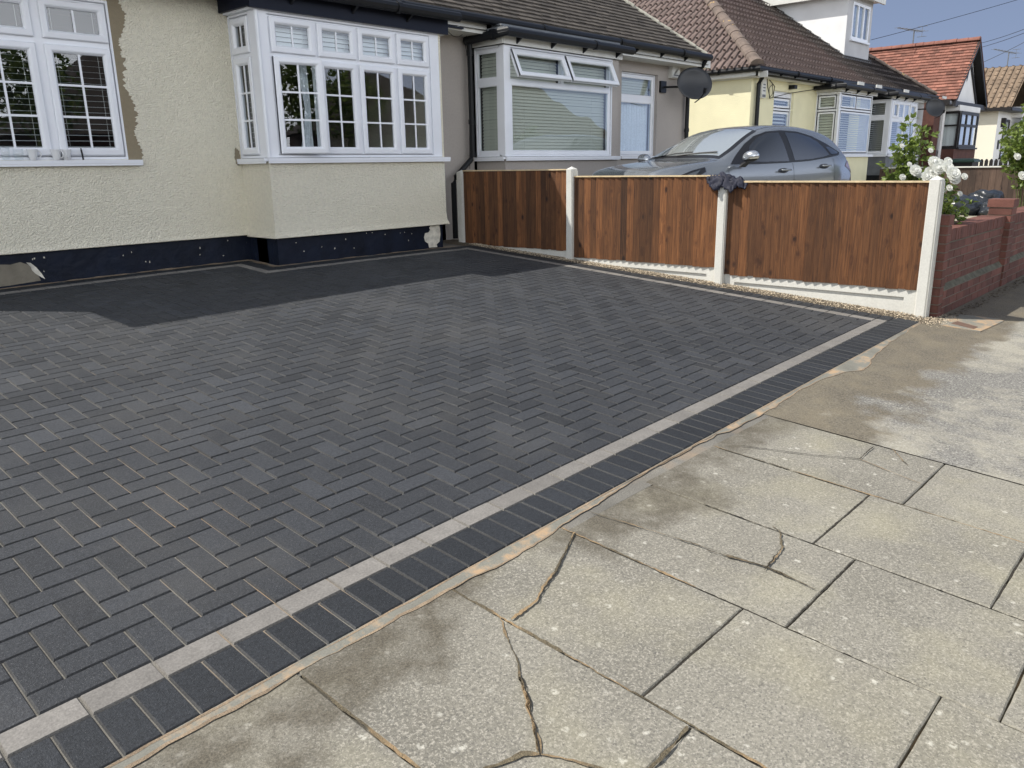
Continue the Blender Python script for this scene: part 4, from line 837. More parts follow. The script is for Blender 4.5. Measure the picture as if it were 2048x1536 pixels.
gutter(Y, [(15.82,16,3.115),(15.82,7.755,3.115),(22.1,7.755,3.115)], .055, [(16.2+.7*i,7.77,3.115) for i in range(5)])
gutter(Y, [(19.1,7.98,2.93),(19.1,7.29,2.94),(21.7,7.29,2.94)], .055, [(19.5+.7*i,7.32,2.95) for i in range(3)])
mb = MB(); mb.box(19.1, 21.7, 7.33, 7.75, 2.97, 3.03); mb.build('bay_roof', M['black'], Y)
mb = MB(); 
for x_ in (19.75,20.95): mb.box(x_, x_+.38, 7.24, 7.26, 2.99, 3.06)
mb.build('deflector', M['soffit'], Y)
mb = MB(); mb.tube([(16.05,7.77,3.08),(16.14,7.85,2.95),(16.18,7.93,2.86),(16.18,7.93,.3)], .042, 10); mb.box(16.10,16.26,7.88,8.0,1.98,2.03); mb.build('downpipe', M['black'], Y)
mb = MB(); roof_slope(mb, (15.79,7.78,H1), (XC,7.78,H1), (15.79+HP,yR,zR), (XC,yR,zR), .34, .165, 'roman', .055)
mb.build('roof', M['tileC'], Y, vcol=True)
mb = MB(); roof_slope(mb, (15.79,17.78,H1), (15.79,7.78,H1), (15.79+HP,yR,zR), (15.79+HP,yR,zR), .34, .165, 'roman', .055)
mb.add([(15.79,17.78,H1),(27.7,17.78,H1),(27.7-HP,yR,zR),(15.79+HP,yR,zR)], [(0,1,2,3)])
hs = mb.build('roof', M['tileC'], Y, vcol=True); hs['label'] = 'hipped side slope of the tiled roof'
mb = MB(); ridge(mb, (15.82,7.81,H1+.04), (15.79+HP,yR,zR+.04), .125, .40); mb.build('hip_tile', M['ridge'], hs)
shell(Y, 16.0, 22.1, 17.2, .2, 0, 'yellow', left=False, right=False)
mb = MB(); P = [(16.55,7.94,3.0),(16.6,7.93,2.8),(16.72,7.93,2.62),(16.85,7.93,2.7),(16.8,7.93,2.88),(16.66,7.93,2.8),(16.7,7.93,2.6),(17.6,7.93,2.74),(19.3,7.93,2.93)]; mb.tube(P, .008, 5); mb.tube([(16.6,7.9,2.95),(16.85,7.9,2.84),(16.8,7.9,2.62)], .01, 5); mb.box(17.75,17.88,7.86,8.0,2.84,2.92); mb.build('cable', M['black'], Y)

Gh = thing('bungalow', 'grey painted bungalow with a white rendered dormer on its brown tiled roof', 'house', (25,8,.4))
mb = MB(); wall(mb, F8, 22.1, 22.8, .2, 3.0); mb.build('wall', M['grey'], Gh); mb = MB(); wall(mb, F8, 25.1, 27.35, .2, 3.0); wall(mb, FX(27.35), 8, 17, .2, 3.0); mb.build('wall', M['grey'], Gh)
mb = MB(); wall(mb, FB, 22.8, 25.2, .2, 1.43); wall(mb, FX(22.8), 7.47, 8.0, .2, 1.43); mb.build('bay_base', M['lead'], Gh)
mb = MB(); wall(mb, FX(22.79), 7.46, 8.0, .1, .92); mb.fbox(FY(7.455), 22.79, 25.2, .1, .92, 0, .01); mb.build('bay_lower_wall', M['black'], Gh)  # black facing over the lower part of the bay wall
window(Gh, FX(22.8), [(7.56,8.0,2.40,2.80,'f',dict(bars=(0,0))),(7.56,8.0,1.48,2.37,'f',dict(bars=(0,0)))], (7.46,8.02,1.45,2.83), label='dark side light of the bay window with half closed blind', blind=(.05,radians(20),.04,'blindw',.08), ext=(0,0), glass='glass')
wcell = [(23.0,23.45,2.36,2.78,'o',dict(bars=(0,0))),(23.45,23.9,2.36,2.78,'f',dict(bars=(0,0))),(23.9,24.35,2.36,2.78,'f',dict(bars=(0,0))),(24.35,24.9,2.36,2.78,'o',dict(bars=(0,0))),
         (23.0,23.95,1.48,2.33,'f',dict(bars=(0,0))),(23.95,24.9,1.48,2.33,'f',dict(bars=(0,0)))]
window(Gh, FB, wcell, (22.85,25.0,1.45,2.83), label='white leaded bay window front', blind=(.05,radians(20),.04,'blindw',.08), name='bay_window', ext=(.02,.2))
mb = MB(); mb.fbox(FB, 22.79, 22.99, 1.45, 2.83, -.05, .004); mb.build('corner_post', M['upvc'], Gh)
mb = MB(); mb.box(22.7, 25.3, 7.42, 7.45, 2.835, 2.94); mb.box(22.1, 27.5, 7.82, 7.85, 2.98, 3.10); mb.box(22.1,27.7,7.789,8,2.955,2.97); mb.build('fascia', M['soffit'], Gh)
gutter(Gh, [(22.1,7.755,3.115),(27.7,7.755,3.115)], .055, [(22.4+.8*i,7.77,3.115) for i in range(6)])
gutter(Gh, [(22.6,7.98,2.93),(22.6,7.29,2.94),(25.35,7.29,2.94)], .055, [(23+.7*i,7.32,2.95) for i in range(3)])
mb = MB(); mb.box(22.6, 25.35, 7.33, 7.75, 2.97, 3.03); mb.build('bay_roof', M['black'], Gh)
mb = MB(); 
for x_ in (23.0,26.4): mb.box(x_, x_+.38, 7.24, 7.26, 2.99, 3.06)
mb.build('deflector', M['soffit'], Gh)
mb = MB(); roof_slope(mb, (XC,7.78,H1), (27.7,7.78,H1), (XC,yR,zR), (27.7-HP,yR,zR), .34, .165, 'roman', .055)
mb.add([(27.7,7.78,H1-.02),(27.7,17.78,H1-.02),(27.7-HP,yR,zR-.02)],[(0,1,2)])
gr_ = mb.build('roof', M['tileD'], Gh, vcol=True)
mb = MB(); ridge(mb, (27.66,7.82,H1+.03), (27.7-HP,yR,zR+.03), .12, .36); mb.build('hip_tile', M['ridge'], gr_)
shell(Gh, 22.1, 27.35, 17.2, .2, 0, 'grey', left=False, right=False)
# dormer
dx0, dx1, dy, dz0, dz1 = 23.38, 25.22, 9.03, 3.9, 5.62
mb = MB(); Wd = (23.72,25.0,4.53,5.47)
wall(mb, FY(dy), dx0, dx1, dz0, dz1, [Wd], dep=.06, m=1); wall(mb, FX(dx0), dy, 12.6, dz0, dz1, m=0); wall(mb, FX(dx1), dy, 12.6, dz0, dz1)
dm = mb.build('dormer', [M['white'],M['grey']], Gh)
mb = MB(); mb.box(dx0-.22, dx1+.22, dy-.22, 12.7, dz1, dz1+.05); mb.box(dx0-.24, dx1+.24, dy-.26, dy-.2, dz1-.06, dz1+.13); mb.box(dx0-.26, dx0-.2, dy-.2, 12.7, dz1-.06, dz1+.13); mb.build('dormer_roof', M['soffit'], dm)
mb = MB(); mb.box(dx0-.1, dx1+.1, dy-.06, dy, 4.0, 4.08); 
kk = lambda y: H1+k*(y-7.78)
mb.add([(dx0-.01,dy,kk(dy)+.05),(dx0-.01,12.6,kk(12.6)+.05),(dx0-.12,12.6,kk(12.6)+.05),(dx0-.12,dy,kk(dy)+.05)],[(0,1,2,3)])
mb.build('flashing', M['lead'], dm)
def simple_window(parent, F, x0, x1, z0, z1, ncol, fm='upvc', split=None, fw=.045, name='window', gm='glass', label=None, back='dark', sill=True):
    mb = MB(); mb.ring(F, x0, x1, z0, z1, [(0,.0),(0,.02),(fw,.02),(fw,-.03)])
    for i in range(1, ncol): a = lerp(x0,x1,i/ncol); mb.fbox(F, a-fw*.5, a+fw*.5, z0+fw, z1-fw, -.03, .018)
    if split:
        for s_ in split: z = lerp(z0,z1,s_); mb.fbox(F, x0+fw, x1-fw, z-fw*.45, z+fw*.45, -.03, .016)
    if sill: mb.fbox(F, x0-.06, x1+.06, z0-.05, z0, -.03, .07)
    o = mb.build(name, M[fm], parent)
    if label: o['label'] = label
    mb = MB(); mb.add([F(x0+fw,z0+fw,-.01),F(x1-fw,z0+fw,-.01),F(x1-fw,z1-fw,-.01),F(x0+fw,z1-fw,-.01)], [(0,1,2,3)]); mb.build('pane', M[gm], o)
    if back: mb = MB(); mb.add([F(x0,z0,-.10),F(x1,z0,-.10),F(x1,z1,-.10),F(x0,z1,-.10)], [(0,1,2,3)]); mb.build('blind', M[back], o)
    return o
M['leaded'] = mat('grey_leaded_light', (.20,.22,.23), .3, noisev=[(14,.35,2)])
simple_window(dm, FY(dy), 23.72, 25.0, 4.53, 5.47, 3, back='leaded', fw=.07)

# ------------------------------------------------------------------ 5  red gabled house
E_ = thing('bungalow', 'red roofed bungalow with a white gable, black bargeboards and black framed bay', 'house', (30,8,.4))
gy = 7.55; gx0, gx1, gxa, ge, gp = 28.75, 32.6, 30.68, 3.10, 4.98
mb = MB(); mb.add([(gx0+.3,gy+.2,2.95),(gx1-.3,gy+.2,2.95),(gx1-.3,gy+.2,3.05),(gxa,gy+.2,gp-.1),(gx0+.3,gy+.2,3.05)], [(0,1,2,3,4)]); mb.box(28.9, 29.7, 8.0, 8.1, .2, 3.0); mb.box(31.6, 32.4, 8.0, 8.1, .2, 3.0)
mb.fbox(FY(7.5), 29.3, 31.8, 2.78, 2.95, -.4, 0)
mb.build('wall', M['white'], E_)
mb = MB(); mb.fbox(FY(7.95), 28.2, 28.95, .2, 3.0, -.05, 0); mb.box(28.15, 28.2, 7.9, 16, .2, 3.0); mb.fbox(FY(7.5), 29.2, 31.8, .2, 1.60, -.4, 0); mb.box(32.35,32.4,7.9,16,.2,3.0); mb.build('brick_wall', M['brick'], E_)
def barge(x0,z0,x1,z1,y,w_=.16): mb.add([(x0,y,z0),(x1,y,z1),(x1,y,z1-w_*1.35),(x0,y,z0-w_*1.2),(x0,y+.04,z0),(x1,y+.04,z1),(x1,y+.04,z1-w_*1.35),(x0,y+.04,z0-w_*1.2)], [(0,1,2,3),(4,5,6,7),(0,1,5,4),(3,2,6,7),(0,3,7,4),(1,2,6,5)])
mb = MB(); barge(gx0-.02,ge,gxa,gp+.05,gy-.06); barge(gx1+.02,ge,gxa,gp+.05,gy-.06); barge(gx0+.5,ge+.05,gxa,gp-.45,gy+.15,.1); barge(gx1-.5,ge+.05,gxa,gp-.45,gy+.15,.1); mb.box(gx0, gx1, gy+.0, gy+.05, 2.90, 3.06); mb.box(gx0,gx1,gy+.05,8.0,2.93,2.95); mb.box(28.3,28.36,gy,16,2.93,3.07)
for sx_ in (gx0+.02,gx1-.02): mb.add([(sx_,gy-.02,ge-.05),(gxa,gy-.02,gp-.05),(gxa,gy+.3,gp-.05),(sx_,gy+.3,ge-.05)], [(0,1,2,3)])
mb.add([(gxa-.17,gy+.19,4.12),(gxa,gy+.19,3.72),(gxa+.17,gy+.19,4.12),(gxa,gy+.19,4.52)], [(0,1,2,3)]); mb.build('bargeboard', M['blacktim'], E_)
mb = MB(); roof_slope(mb, (gx0,20,ge), (gx0,gy-.08,ge), (gxa,20,gp), (gxa,gy-.08,gp), .14, .17, 'flat', .034); mb.add([(gx1,gy-.08,ge),(gx1,20,ge),(gxa,20,gp),(gxa,gy-.08,gp)],[(0,1,2,3)])
er = mb.build('roof', M['tileE'], E_, vcol=True); mb = MB(); ridge(mb, (gxa,gy-.05,gp+.02), (gxa,20,gp+.02), .13, .33); mb.build('ridge_tile', M['redridge'], er)
simple_window(E_, FY(7.48), 29.45, 31.6, 1.65, 2.76, 3, 'blacktim', [.62], .09, 'bay_window', back='blindw', label='black framed bay window')
simple_window(E_, FX(29.45), 7.5, 8.0, 1.65, 2.76, 1, 'blacktim', [.62], .06, back='blindw')
mb = MB(); mb.fbox(FY(7.9), 28.98, 29.2, 1.3, 2.95, 0, .03); mb.build('rendered_strip', M['white'], E_)
def aerial(loc, label, tilt, sc_=1.):
    t_ = thing('television_aerial', label, 'aerial', loc, 'television aerials on the far roofs'); x, y, z = loc
    mb = MB(); mb.tube([(x,y,z),(x,y,z+.55*sc_)], .02, 6); mb.build('mast', M['lead'], t_)
    mb = MB(); a = Vector((x-.75*sc_,y+.3,z+.55*sc_+tilt)); b = Vector((x+.35*sc_,y-.15,z+.55*sc_-tilt*.4)); mb.tube([a,b], .014, 5)
    for i in range(9): c = a.lerp(b, i/8); l_ = .10+.012*i; mb.tube([c+Vector((0,-l_,0)),c+Vector((0,l_,0))], .006, 4); 
    for s_ in (-1,1): mb.tube([b+Vector((0,-.15,s_*.16)),b+Vector((0,.15,s_*.16))], .008, 4); mb.tube([b,b+Vector((0,0,s_*.16))], .008, 4)
    mb.build('boom', M['lead'], t_)
aerial((30.68,9.55,4.95), 'thin dark aerial rising behind the red tiled ridge', .04)

# ------------------------------------------------------------------ 6  ivory house at the end
I_ = thing('bungalow', 'ivory rendered bungalow with buff pantiled roof at the far end of the street', 'house', (38,8,.4))
mb = MB(); wall(mb, FX(36.2), 7.9, 17, .1, 3.1, m=0); wall(mb, F8, 36.2, 37.0, .1, 3.1); mb.build('wall', M['ivory'], I_)
mb = MB(); wall(mb, FY(7.9), 36.2, 42, .1, 3.1, m=0); mb.add([(38.2,7.5,3.25),(41.8,7.5,3.25),(40,7.5,5.1)],[(0,1,2)]); mb.fbox(FY(7.5),38.3,41.7,2.85,3.25,-.4,0); mb.build('front_wall', M['white'], I_)
mb = MB(); roof_slope(mb, (36.0,17,3.14), (36.0,7.45,3.14), (38.2,17,4.78), (38.2,7.45,4.78), .30, .24, 'pan', .03); mb.add([(38.2,7.45,4.78),(38.2,17,4.78),(42,17,3.1),(42,7.45,3.1)],[(0,1,2,3)]); mb.build('roof', M['tileF'], I_, vcol=True)
mb = MB(); mb.box(35.93, 36.0, 7.45, 17, 3.02, 3.14); mb.box(36,42,7.42,7.48,3.02,3.14); mb.box(36.0,42,7.48,7.9,3.02,3.04); mb.build('gutter', M['blacktim'], I_)
simple_window(I_, FY(7.88), 37.2, 38.1, 1.3, 2.75, 1, 'blacktim', None, .08, 'door', back='leaded', label='dark front door with louvred side'); simple_window(I_, FY(7.45), 38.4, 41.6, 1.5, 2.8, 4, 'blacktim', [.6], .08, 'bay_window', back='blindw')
wallbox('number_plaque', 36.75, 1.80, .22, .34, 7.9, 'dark number plaque on the white front wall beside the far door', 'plaque', 'blacktim', .03, False)
wallbox('wall_lantern', 36.85, 2.62, .14, .34, 7.9, 'small black lantern above the plaque by the far door', 'lamp', 'blacktim', .16, False)
aerial((39.3,8.5,4.6), 'pale multi-element aerial on the buff roof at the right edge', .05, 1.5)
# overhead service wires
def wire(a, b, sag, label, r=.009):
    mb = MB(); a, b = Vector(a), Vector(b); mb.tube([a.lerp(b,i/24)+Vector((0,0,-sag*4*(i/24)*(1-i/24))) for i in range(25)], r, 5)
    tag(mb.build('overhead_wire', M['black']), label, 'wire', 'telephone wires over the roofs')
wire((25.1,8.96,4.62), (30,5.6,6.1), .03, 'single overhead wire running from the dormer up to the right, topmost', .007)
wire((37,9.1,5.60), (30,5.65,5.25), .05, 'overhead wire leaving the red gable apex, upper of the close pair')
wire((37,9.1,5.44), (30,5.6,5.16), .05, 'overhead wire just below it, lower of the close pair')
wire((36,8.63,4.80), (36,7.3,5.4), .02, 'short wire climbing to the pale aerial on the far roof')

# ------------------------------------------------------------------ boundary fence: concrete posts, gravel boards, feather-edge panels
fence = thing('garden_fence', 'brown feather edge panel fence between white concrete posts along the driveway', 'fence', (7.45,4.9,.2))
posts = [(2.02,1.165),(3.965,1.105),(5.905,1.285),(7.73,1.262)]
for yc, zt in posts:
    mb = MB(); x0, x1, y0, y1 = 7.43, 7.54, yc-.047, yc+.047; ch = .012
    P = lambda z, d=0: [(x0+ch+d,y0+d,z),(x1-ch-d,y0+d,z),(x1-d,y0+ch+d,z),(x1-d,y1-ch-d,z),(x1-ch-d,y1-d,z),(x0+ch+d,y1-d,z),(x0+d,y1-ch-d,z),(x0+d,y0+ch+d,z)]
    vs = P(-.3)+P(zt-.004)+P(zt,.005)+[((x0+x1)/2,yc,zt+.026)]
    fs = [(i,(i+1)%8,8+(i+1)%8,8+i) for i in range(8)]+[(8+i,8+(i+1)%8,16+(i+1)%8,16+i) for i in range(8)]+[(16+i,16+(i+1)%8,24) for i in range(8)]
    mb.add(vs, fs); mb.box(7.505, 7.535, y0-.004, y0, -.2, zt-.02); mb.box(7.43,7.47,y0-.004,y0,-.2,zt-.02); mb.build('post', M['conc'], fence)
pan = [(2.02,3.965,.225,1.147),(3.965,5.905,.283,1.203),(5.905,7.73,.345,1.281)]
for ya, yb2, zb_, zt in pan:
    ya += .048; yb2 -= .048
    mb = MB(); nb_ = 22; wb_ = (yb2-ya)/nb_
    for i in range(nb_):
        y0 = ya+i*wb_; y1 = y0+wb_*1.18; ton = max(0,min(2,random.gauss(1,.5))); dz_ = random.uniform(-.006,.004); zz0 = zb_+dz_
        if i % 7 == 4: ton *= .45
        # feather edge: thick edge outward on the far side
        xo, xi = 7.466+random.uniform(-.002,.002), 7.485
        y1 = min(y1, yb2)
        vs = [(xi,y0,zz0),(xo,y1,zz0),(7.5,y1,zz0),(7.5,y0,zz0),(xi,y0,zt-.012),(xo,y1,zt-.012),(7.5,y1,zt-.012),(7.5,y0,zt-.012)]
        mb.add(vs, [(0,1,5,4),(1,2,6,5),(2,3,7,6),(3,0,4,7),(0,3,2,1),(4,5,6,7)], 0, ton)
    pn = mb.build('panel', M['wood'], fence, vcol=True)
    mb = MB()
    for z in (zb_+.12, (zb_+zt)/2, zt-.14): mb.box(7.50, 7.53, ya, yb2, z-.03, z+.03)
    mb.build('back_rail', M['wood'], pn)
    mb = MB(); P = []; kx = 14
    for i in range(kx): y0, y1 = lerp(ya,yb2,i/kx), lerp(ya,yb2,(i+1)/kx); mb.box(7.458, 7.53, y0, y1, zt-.011+random.uniform(-.001,.001), zt+.003)
    mb.build('capping_rail', M['newwood'], pn)
    F_ = FX(7.489); mb = MB(); zl = gz(7.45,ya)-.12; zt2 = zb_+.004
    mb.add([F_(ya,zl,0),F_(ya+.11,zl,0),F_(ya+.11,zt2,0),F_(ya,zt2,0)], [(0,1,2,3)]); mb.add([F_(yb2-.11,zl,0),F_(yb2,zl,0),F_(yb2,zt2,0),F_(yb2-.11,zt2,0)], [(0,1,2,3)])
    mb.add([F_(ya+.11,zt2-.075,0),F_(yb2-.11,zt2-.075,0),F_(yb2-.11,zt2,0),F_(ya+.11,zt2,0)], [(0,1,2,3)])
    mb.ring(F_, ya+.11, yb2-.11, zl, zt2-.075, [(0,0),(.006,-.018)]); mb.add([F_(ya+.116,zl,-.018),F_(yb2-.116,zl,-.018),F_(yb2-.116,zt2-.081,-.018),F_(ya+.116,zt2-.081,-.018)], [(0,1,2,3)])
    mb.add([F_(ya,zt2,0),F_(yb2,zt2,0),F_(yb2,zt2,-.05),F_(ya,zt2,-.05)], [(0,1,2,3)]); mb.add([F_(ya,zl,-.05),F_(yb2,zl,-.05),F_(yb2,zt2,-.05),F_(ya,zt2,-.05)], [(0,1,2,3)])
    mb.build('gravel_board', M['conc'], fence)

# jacket draped over the second post from the street
mb = MB(); nx_, ny_ = 64, 46
def jk(i, j):
    u = i/nx_*2-1; v = j/ny_*2-1                                # u along the fence, v over the rail
    y = 3.945-u*.235; r2 = abs(v)
    w_out = 1-.35*abs(u)**2
    lx = 7.475-v*.105*w_out; nn = noise.noise(Vector((u*2.3,v*2.1,3.3)))
    top = 1.175 if True else 0
    z = top+.03-.19*max(0,r2-.25)**1.1-.05*abs(u)**1.5+.035*noise.noise(Vector((u*3.1,v*2.4,.7)))+.018*noise.noise(Vector((u*8,v*7,5)))+.012*(1-abs(((u*5.3+nn*2)%1)*2-1))
    if u > .2: z -= .10*(u-.2)*(r2+.35)                          # towards the street it hangs lower
    if v > 0: lx -= .018*sin(u*9+nn*6)*v+.01*noise.noise(Vector((u*9,v*9,1))); z -= .06*v*(.5+.5*sin(u*4+1))
    y += .02*noise.noise(Vector((u*4,v*5,9)))
    return (lx, y, z)
vs = [jk(i, j) for j in range(ny_+1) for i in range(nx_+1)]
def inblob(i, j):
    u = i/nx_*2-1; v = j/ny_*2-1; an = math.atan2(v,u); r_ = math.hypot(u,v); return r_ < .86+.12*sin(3*an+.6)+.07*sin(7*an)
mb.add(vs, [(j*(nx_+1)+i,j*(nx_+1)+i+1,(j+1)*(nx_+1)+i+1,(j+1)*(nx_+1)+i) for j in range(ny_) for i in range(nx_) if inblob(i,j)])
M['cloth'] = mat('navy_cloth', (.008,.010,.026), .72, bump=(60,.5,.004,4), noisev=[(10,.25,4)]); M['cloth'].node_tree.nodes['Principled BSDF'].inputs['Sheen Weight'].default_value = .0
jo = mb.build('jacket', M['cloth'], None, smooth=True); sm = jo.modifiers.new('s','SOLIDIFY'); sm.thickness = .012; sm.offset = 0
tag(jo, 'crumpled navy jacket slung over a concrete fence post', 'jacket')

# ------------------------------------------------------------------ brick front wall of the neighbour
bw = thing('brick_wall', 'low red brick front wall with brick on edge coping beyond the last fence post', 'wall', (9.5,2.05,0))
def brickface(mb, F, a0, a1, z0, rows, h=0., L_=.225, H_=.075, g=.010, off0=0.):
    for r in range(rows):
        z = z0+r*H_; a = a0-(L_/2 if (r % 2) else 0)-off0
        while a < a1:
            x0, x1 = max(a, a0), min(a+L_-g, a1)
            if x1-x0 > .02: j = random.uniform(-.0015,.0015); mb.fbox(F, x0, x1, z, z+H_-g, h-.02, h+.004+j, 0, max(0,min(2,random.gauss(1,.5))))
            a += L_
def brickwall(x0, x1, top, base_=-.08, yf=1.955):
    mb = MB(); F_ = FY(yf); n_ = int((top-.115-base_)/.075); z0 = top-.115-n_*.075
    brickface(mb, F_, x0, x1, z0, n_); mb.box(x0, x1, yf, yf+.205, base_, top-.117, 1)
    # projecting lower courses with a weathered fillet
    brickface(mb, FY(yf-.04), x0, x1, -.085, 4); mb.box(x0, x1, yf-.04, yf, -.2, .213, 1)
    mb.add([(x0,yf-.042,.213),(x1,yf-.042,.213),(x1,yf,.262),(x0,yf,.262)], [(0,1,2,3)], 2)
    a = x0
    while a < x1-.03: c = max(0,min(2,random.gauss(1,.5))); mb.box(a, min(a+.065,x1), yf-.012+random.uniform(-.002,.002), yf+.217, top-.108, top+random.uniform(-.001,.001), 0, c); a += .075
    mb.box(x0, x1, yf-.006, yf+.21, top-.112, top-.003, 1)
    return mb
M['fillet'] = mat('weathered_fillet', (.12,.115,.085), .95, bump=(60,.8,.006), noisev=[(12,.4,5)])
brickwall(7.68, 9.84, .735).build('wall', [M['brick'],M['bmort'],M['fillet']], bw, vcol=True)
brickwall(10.06, 13.6, .735).build('wall', [M['brick'],M['bmort'],M['fillet']], bw, vcol=True)
def pier(x0, x1, y0, y1, top):
    mb = MB(); n_ = 13; z0 = top-.10-n_*.075+.01
    for F_, a0, a1 in ((FY(y0),x0,x1),(FX(x0),y0,y1)): brickface(mb, F_, a0, a1, z0, n_)
    mb.box(x0+.002, x1-.002, y0+.002, y1-.002, -.3, top-.09, 1); mb.box(x0-.012, x1+.012, y0-.012, y1+.012, top-.088, top-.006, 0, 1.2); mb.box(x0+.0, x1, y0, (y0+y1)/2, top-.10, top-.0875, 1)
    mb.build('pier', [M['brick'],M['bmort']], bw, vcol=True)
pier(9.84, 10.06, 1.90, 2.12, .91); pier(7.56, 7.68, 1.915, 2.12, .87); pier(13.6, 13.94, 1.87, 2.2, .945)

# ------------------------------------------------------------------ grey parked car
M['paint'] = mat('metallic_grey_paint', (.22,.24,.262), .27, .5, coat=.9, noisev=[(900,.05,1)])
M['trim'] = mat('car_black_trim', (.012,.012,.014), .35)
M['rubber'] = mat('tyre_rubber', (.02,.02,.02), .8); M['alloy'] = mat('alloy_wheel', (.4,.41,.43), .3, .9)
M['lampglass'] = mat('lamp_lens', (.07,.08,.09), .12, .1, coat=1); M['redlamp'] = mat('tail_lamp', (.20,.05,.05), .12, coat=1); M['chrome'] = mat('satin_silver', (.55,.57,.6), .22, .8)
th_ = radians(165.85); HX = Vector((cos(th_), sin(th_), 0)); LX = Vector((-HX.y, HX.x, 0)); NOSE = Vector((8.93, 6.34, .315))
car = thing('parked_car', 'metallic grey compact crossover car parked behind the fence in the neighbouring front garden', 'car', NOSE-HX*2.1)
CW = lambda x, l, z: NOSE-HX*x+LX*l+Vector((0,0,z))
top = [(0,.66),(.03,.80),(.10,.90),(.28,.965),(.6,1.01),(.95,1.045),(1.18,1.065),(1.5,1.235),(1.85,1.40),(2.1,1.482),(2.35,1.522),(2.7,1.53),(3.05,1.515),(3.4,1.47),(3.68,1.405),(3.80,1.36),(3.98,1.15),(4.06,1.03),(4.12,.93),(4.17,.78),(4.19,.60)]
half = [(0,.52),(.03,.64),(.10,.75),(.28,.83),(.6,.875),(.95,.89),(1.5,.895),(2.5,.898),(3.3,.905),(3.6,.89),(3.9,.83),(4.06,.75),(4.12,.70),(4.17,.62),(4.19,.45)]
belt = [(0,.60),(.03,.74),(.10,.83),(.28,.895),(.6,.93),(.95,.945),(1.3,.965),(2.2,.975),(3.0,1.005),(3.5,1.06),(3.8,1.06),(4.0,.98),(4.12,.86),(4.19,.56)]
roofw = [(0,.42),(.03,.52),(.10,.60),(.28,.68),(.6,.72),(.95,.74),(1.18,.74),(1.5,.68),(1.85,.63),(2.1,.605),(2.7,.60),(3.3,.595),(3.7,.57),(3.8,.56),(3.98,.58),(4.06,.60),(4.12,.56),(4.19,.36)]
def cur(tab, x):
    for (a,b),(c,d) in zip(tab, tab[1:]):
        if a <= x <= c: return lerp(b, d, (x-a)/(c-a))
    return tab[-1][1]
st = [0,.04,.12,.22,.34,.5,.7,.95,1.18,1.34,1.55,1.85,2.1,2.35,2.7,3.05,3.4,3.6,3.74,3.82,3.92,4.0,4.07,4.13,4.17,4.19]
mb = MB(); rings = []
for x in st:
    w_, bz, rw, rz = cur(half,x), cur(belt,x), cur(roofw,x), cur(top,x); zb0 = .22+.16*max(0,(x-3.7)/.5)+.06*max(0,(.3-x)/.3); cr_ = min(.07,(rz-bz)*.3)
    bw_ = w_*(.945 if 1.0 < x < 3.9 else .90)
    fl = .012*math.exp(-((x-3.42)/.32)**2)+.010*math.exp(-((x-.83)/.3)**2)
    pts = [(0,zb0),(.75*w_,zb0),(.95*w_,zb0+.03),(w_,min(.42,bz-.12)),(w_+fl,lerp(.42,bz,.45) if bz>.6 else bz-.08),(w_*.99+fl,lerp(.42,bz,.78) if bz>.6 else bz-.04),(bw_,bz)]
    a, b = (bw_,bz), (rw,rz-cr_)
    for t_ in (.33,.66): pts.append((lerp(a[0],b[0],t_)+.018*sin(pi*t_)*(rz-bz)/.5, lerp(a[1],b[1],t_)))
    pts += [(rw+.004,rz-cr_),(rw*.88,rz-cr_*.42),(rw*.55,rz-cr_*.10),(0,rz)]
    rings.append(pts)
npt = len(rings[0]); vs = []; fs = []
for x, pts in zip(st, rings):
    full = pts+[(-p[0],p[1]) for p in pts[-2:0:-1]]; vs += [CW(x,l,z) for l,z in full]
nf = 2*npt-2
for i in range(len(st)-1):
    for k_ in range(nf): fs.append((i*nf+k_, i*nf+(k_+1)%nf, (i+1)*nf+(k_+1)%nf, (i+1)*nf+k_))
fs.append(tuple(range(nf))); fs.append(tuple((len(st)-1)*nf+k_ for k_ in range(nf-1,-1,-1)))
mb.add(vs, fs); body = mb.build('body', M['paint'], car, smooth=True, recalc=True)
sm = body.modifiers.new('sub','SUBSURF'); sm.levels = 2; sm.render_levels = 2
bpy.context.view_layer.update()
dg = bpy.context.evaluated_depsgraph_get(); bmv = bmesh.new(); bmv.from_object(body, dg); bmv.transform(body.matrix_world); tree = BVHTree.FromBMesh(bmv)
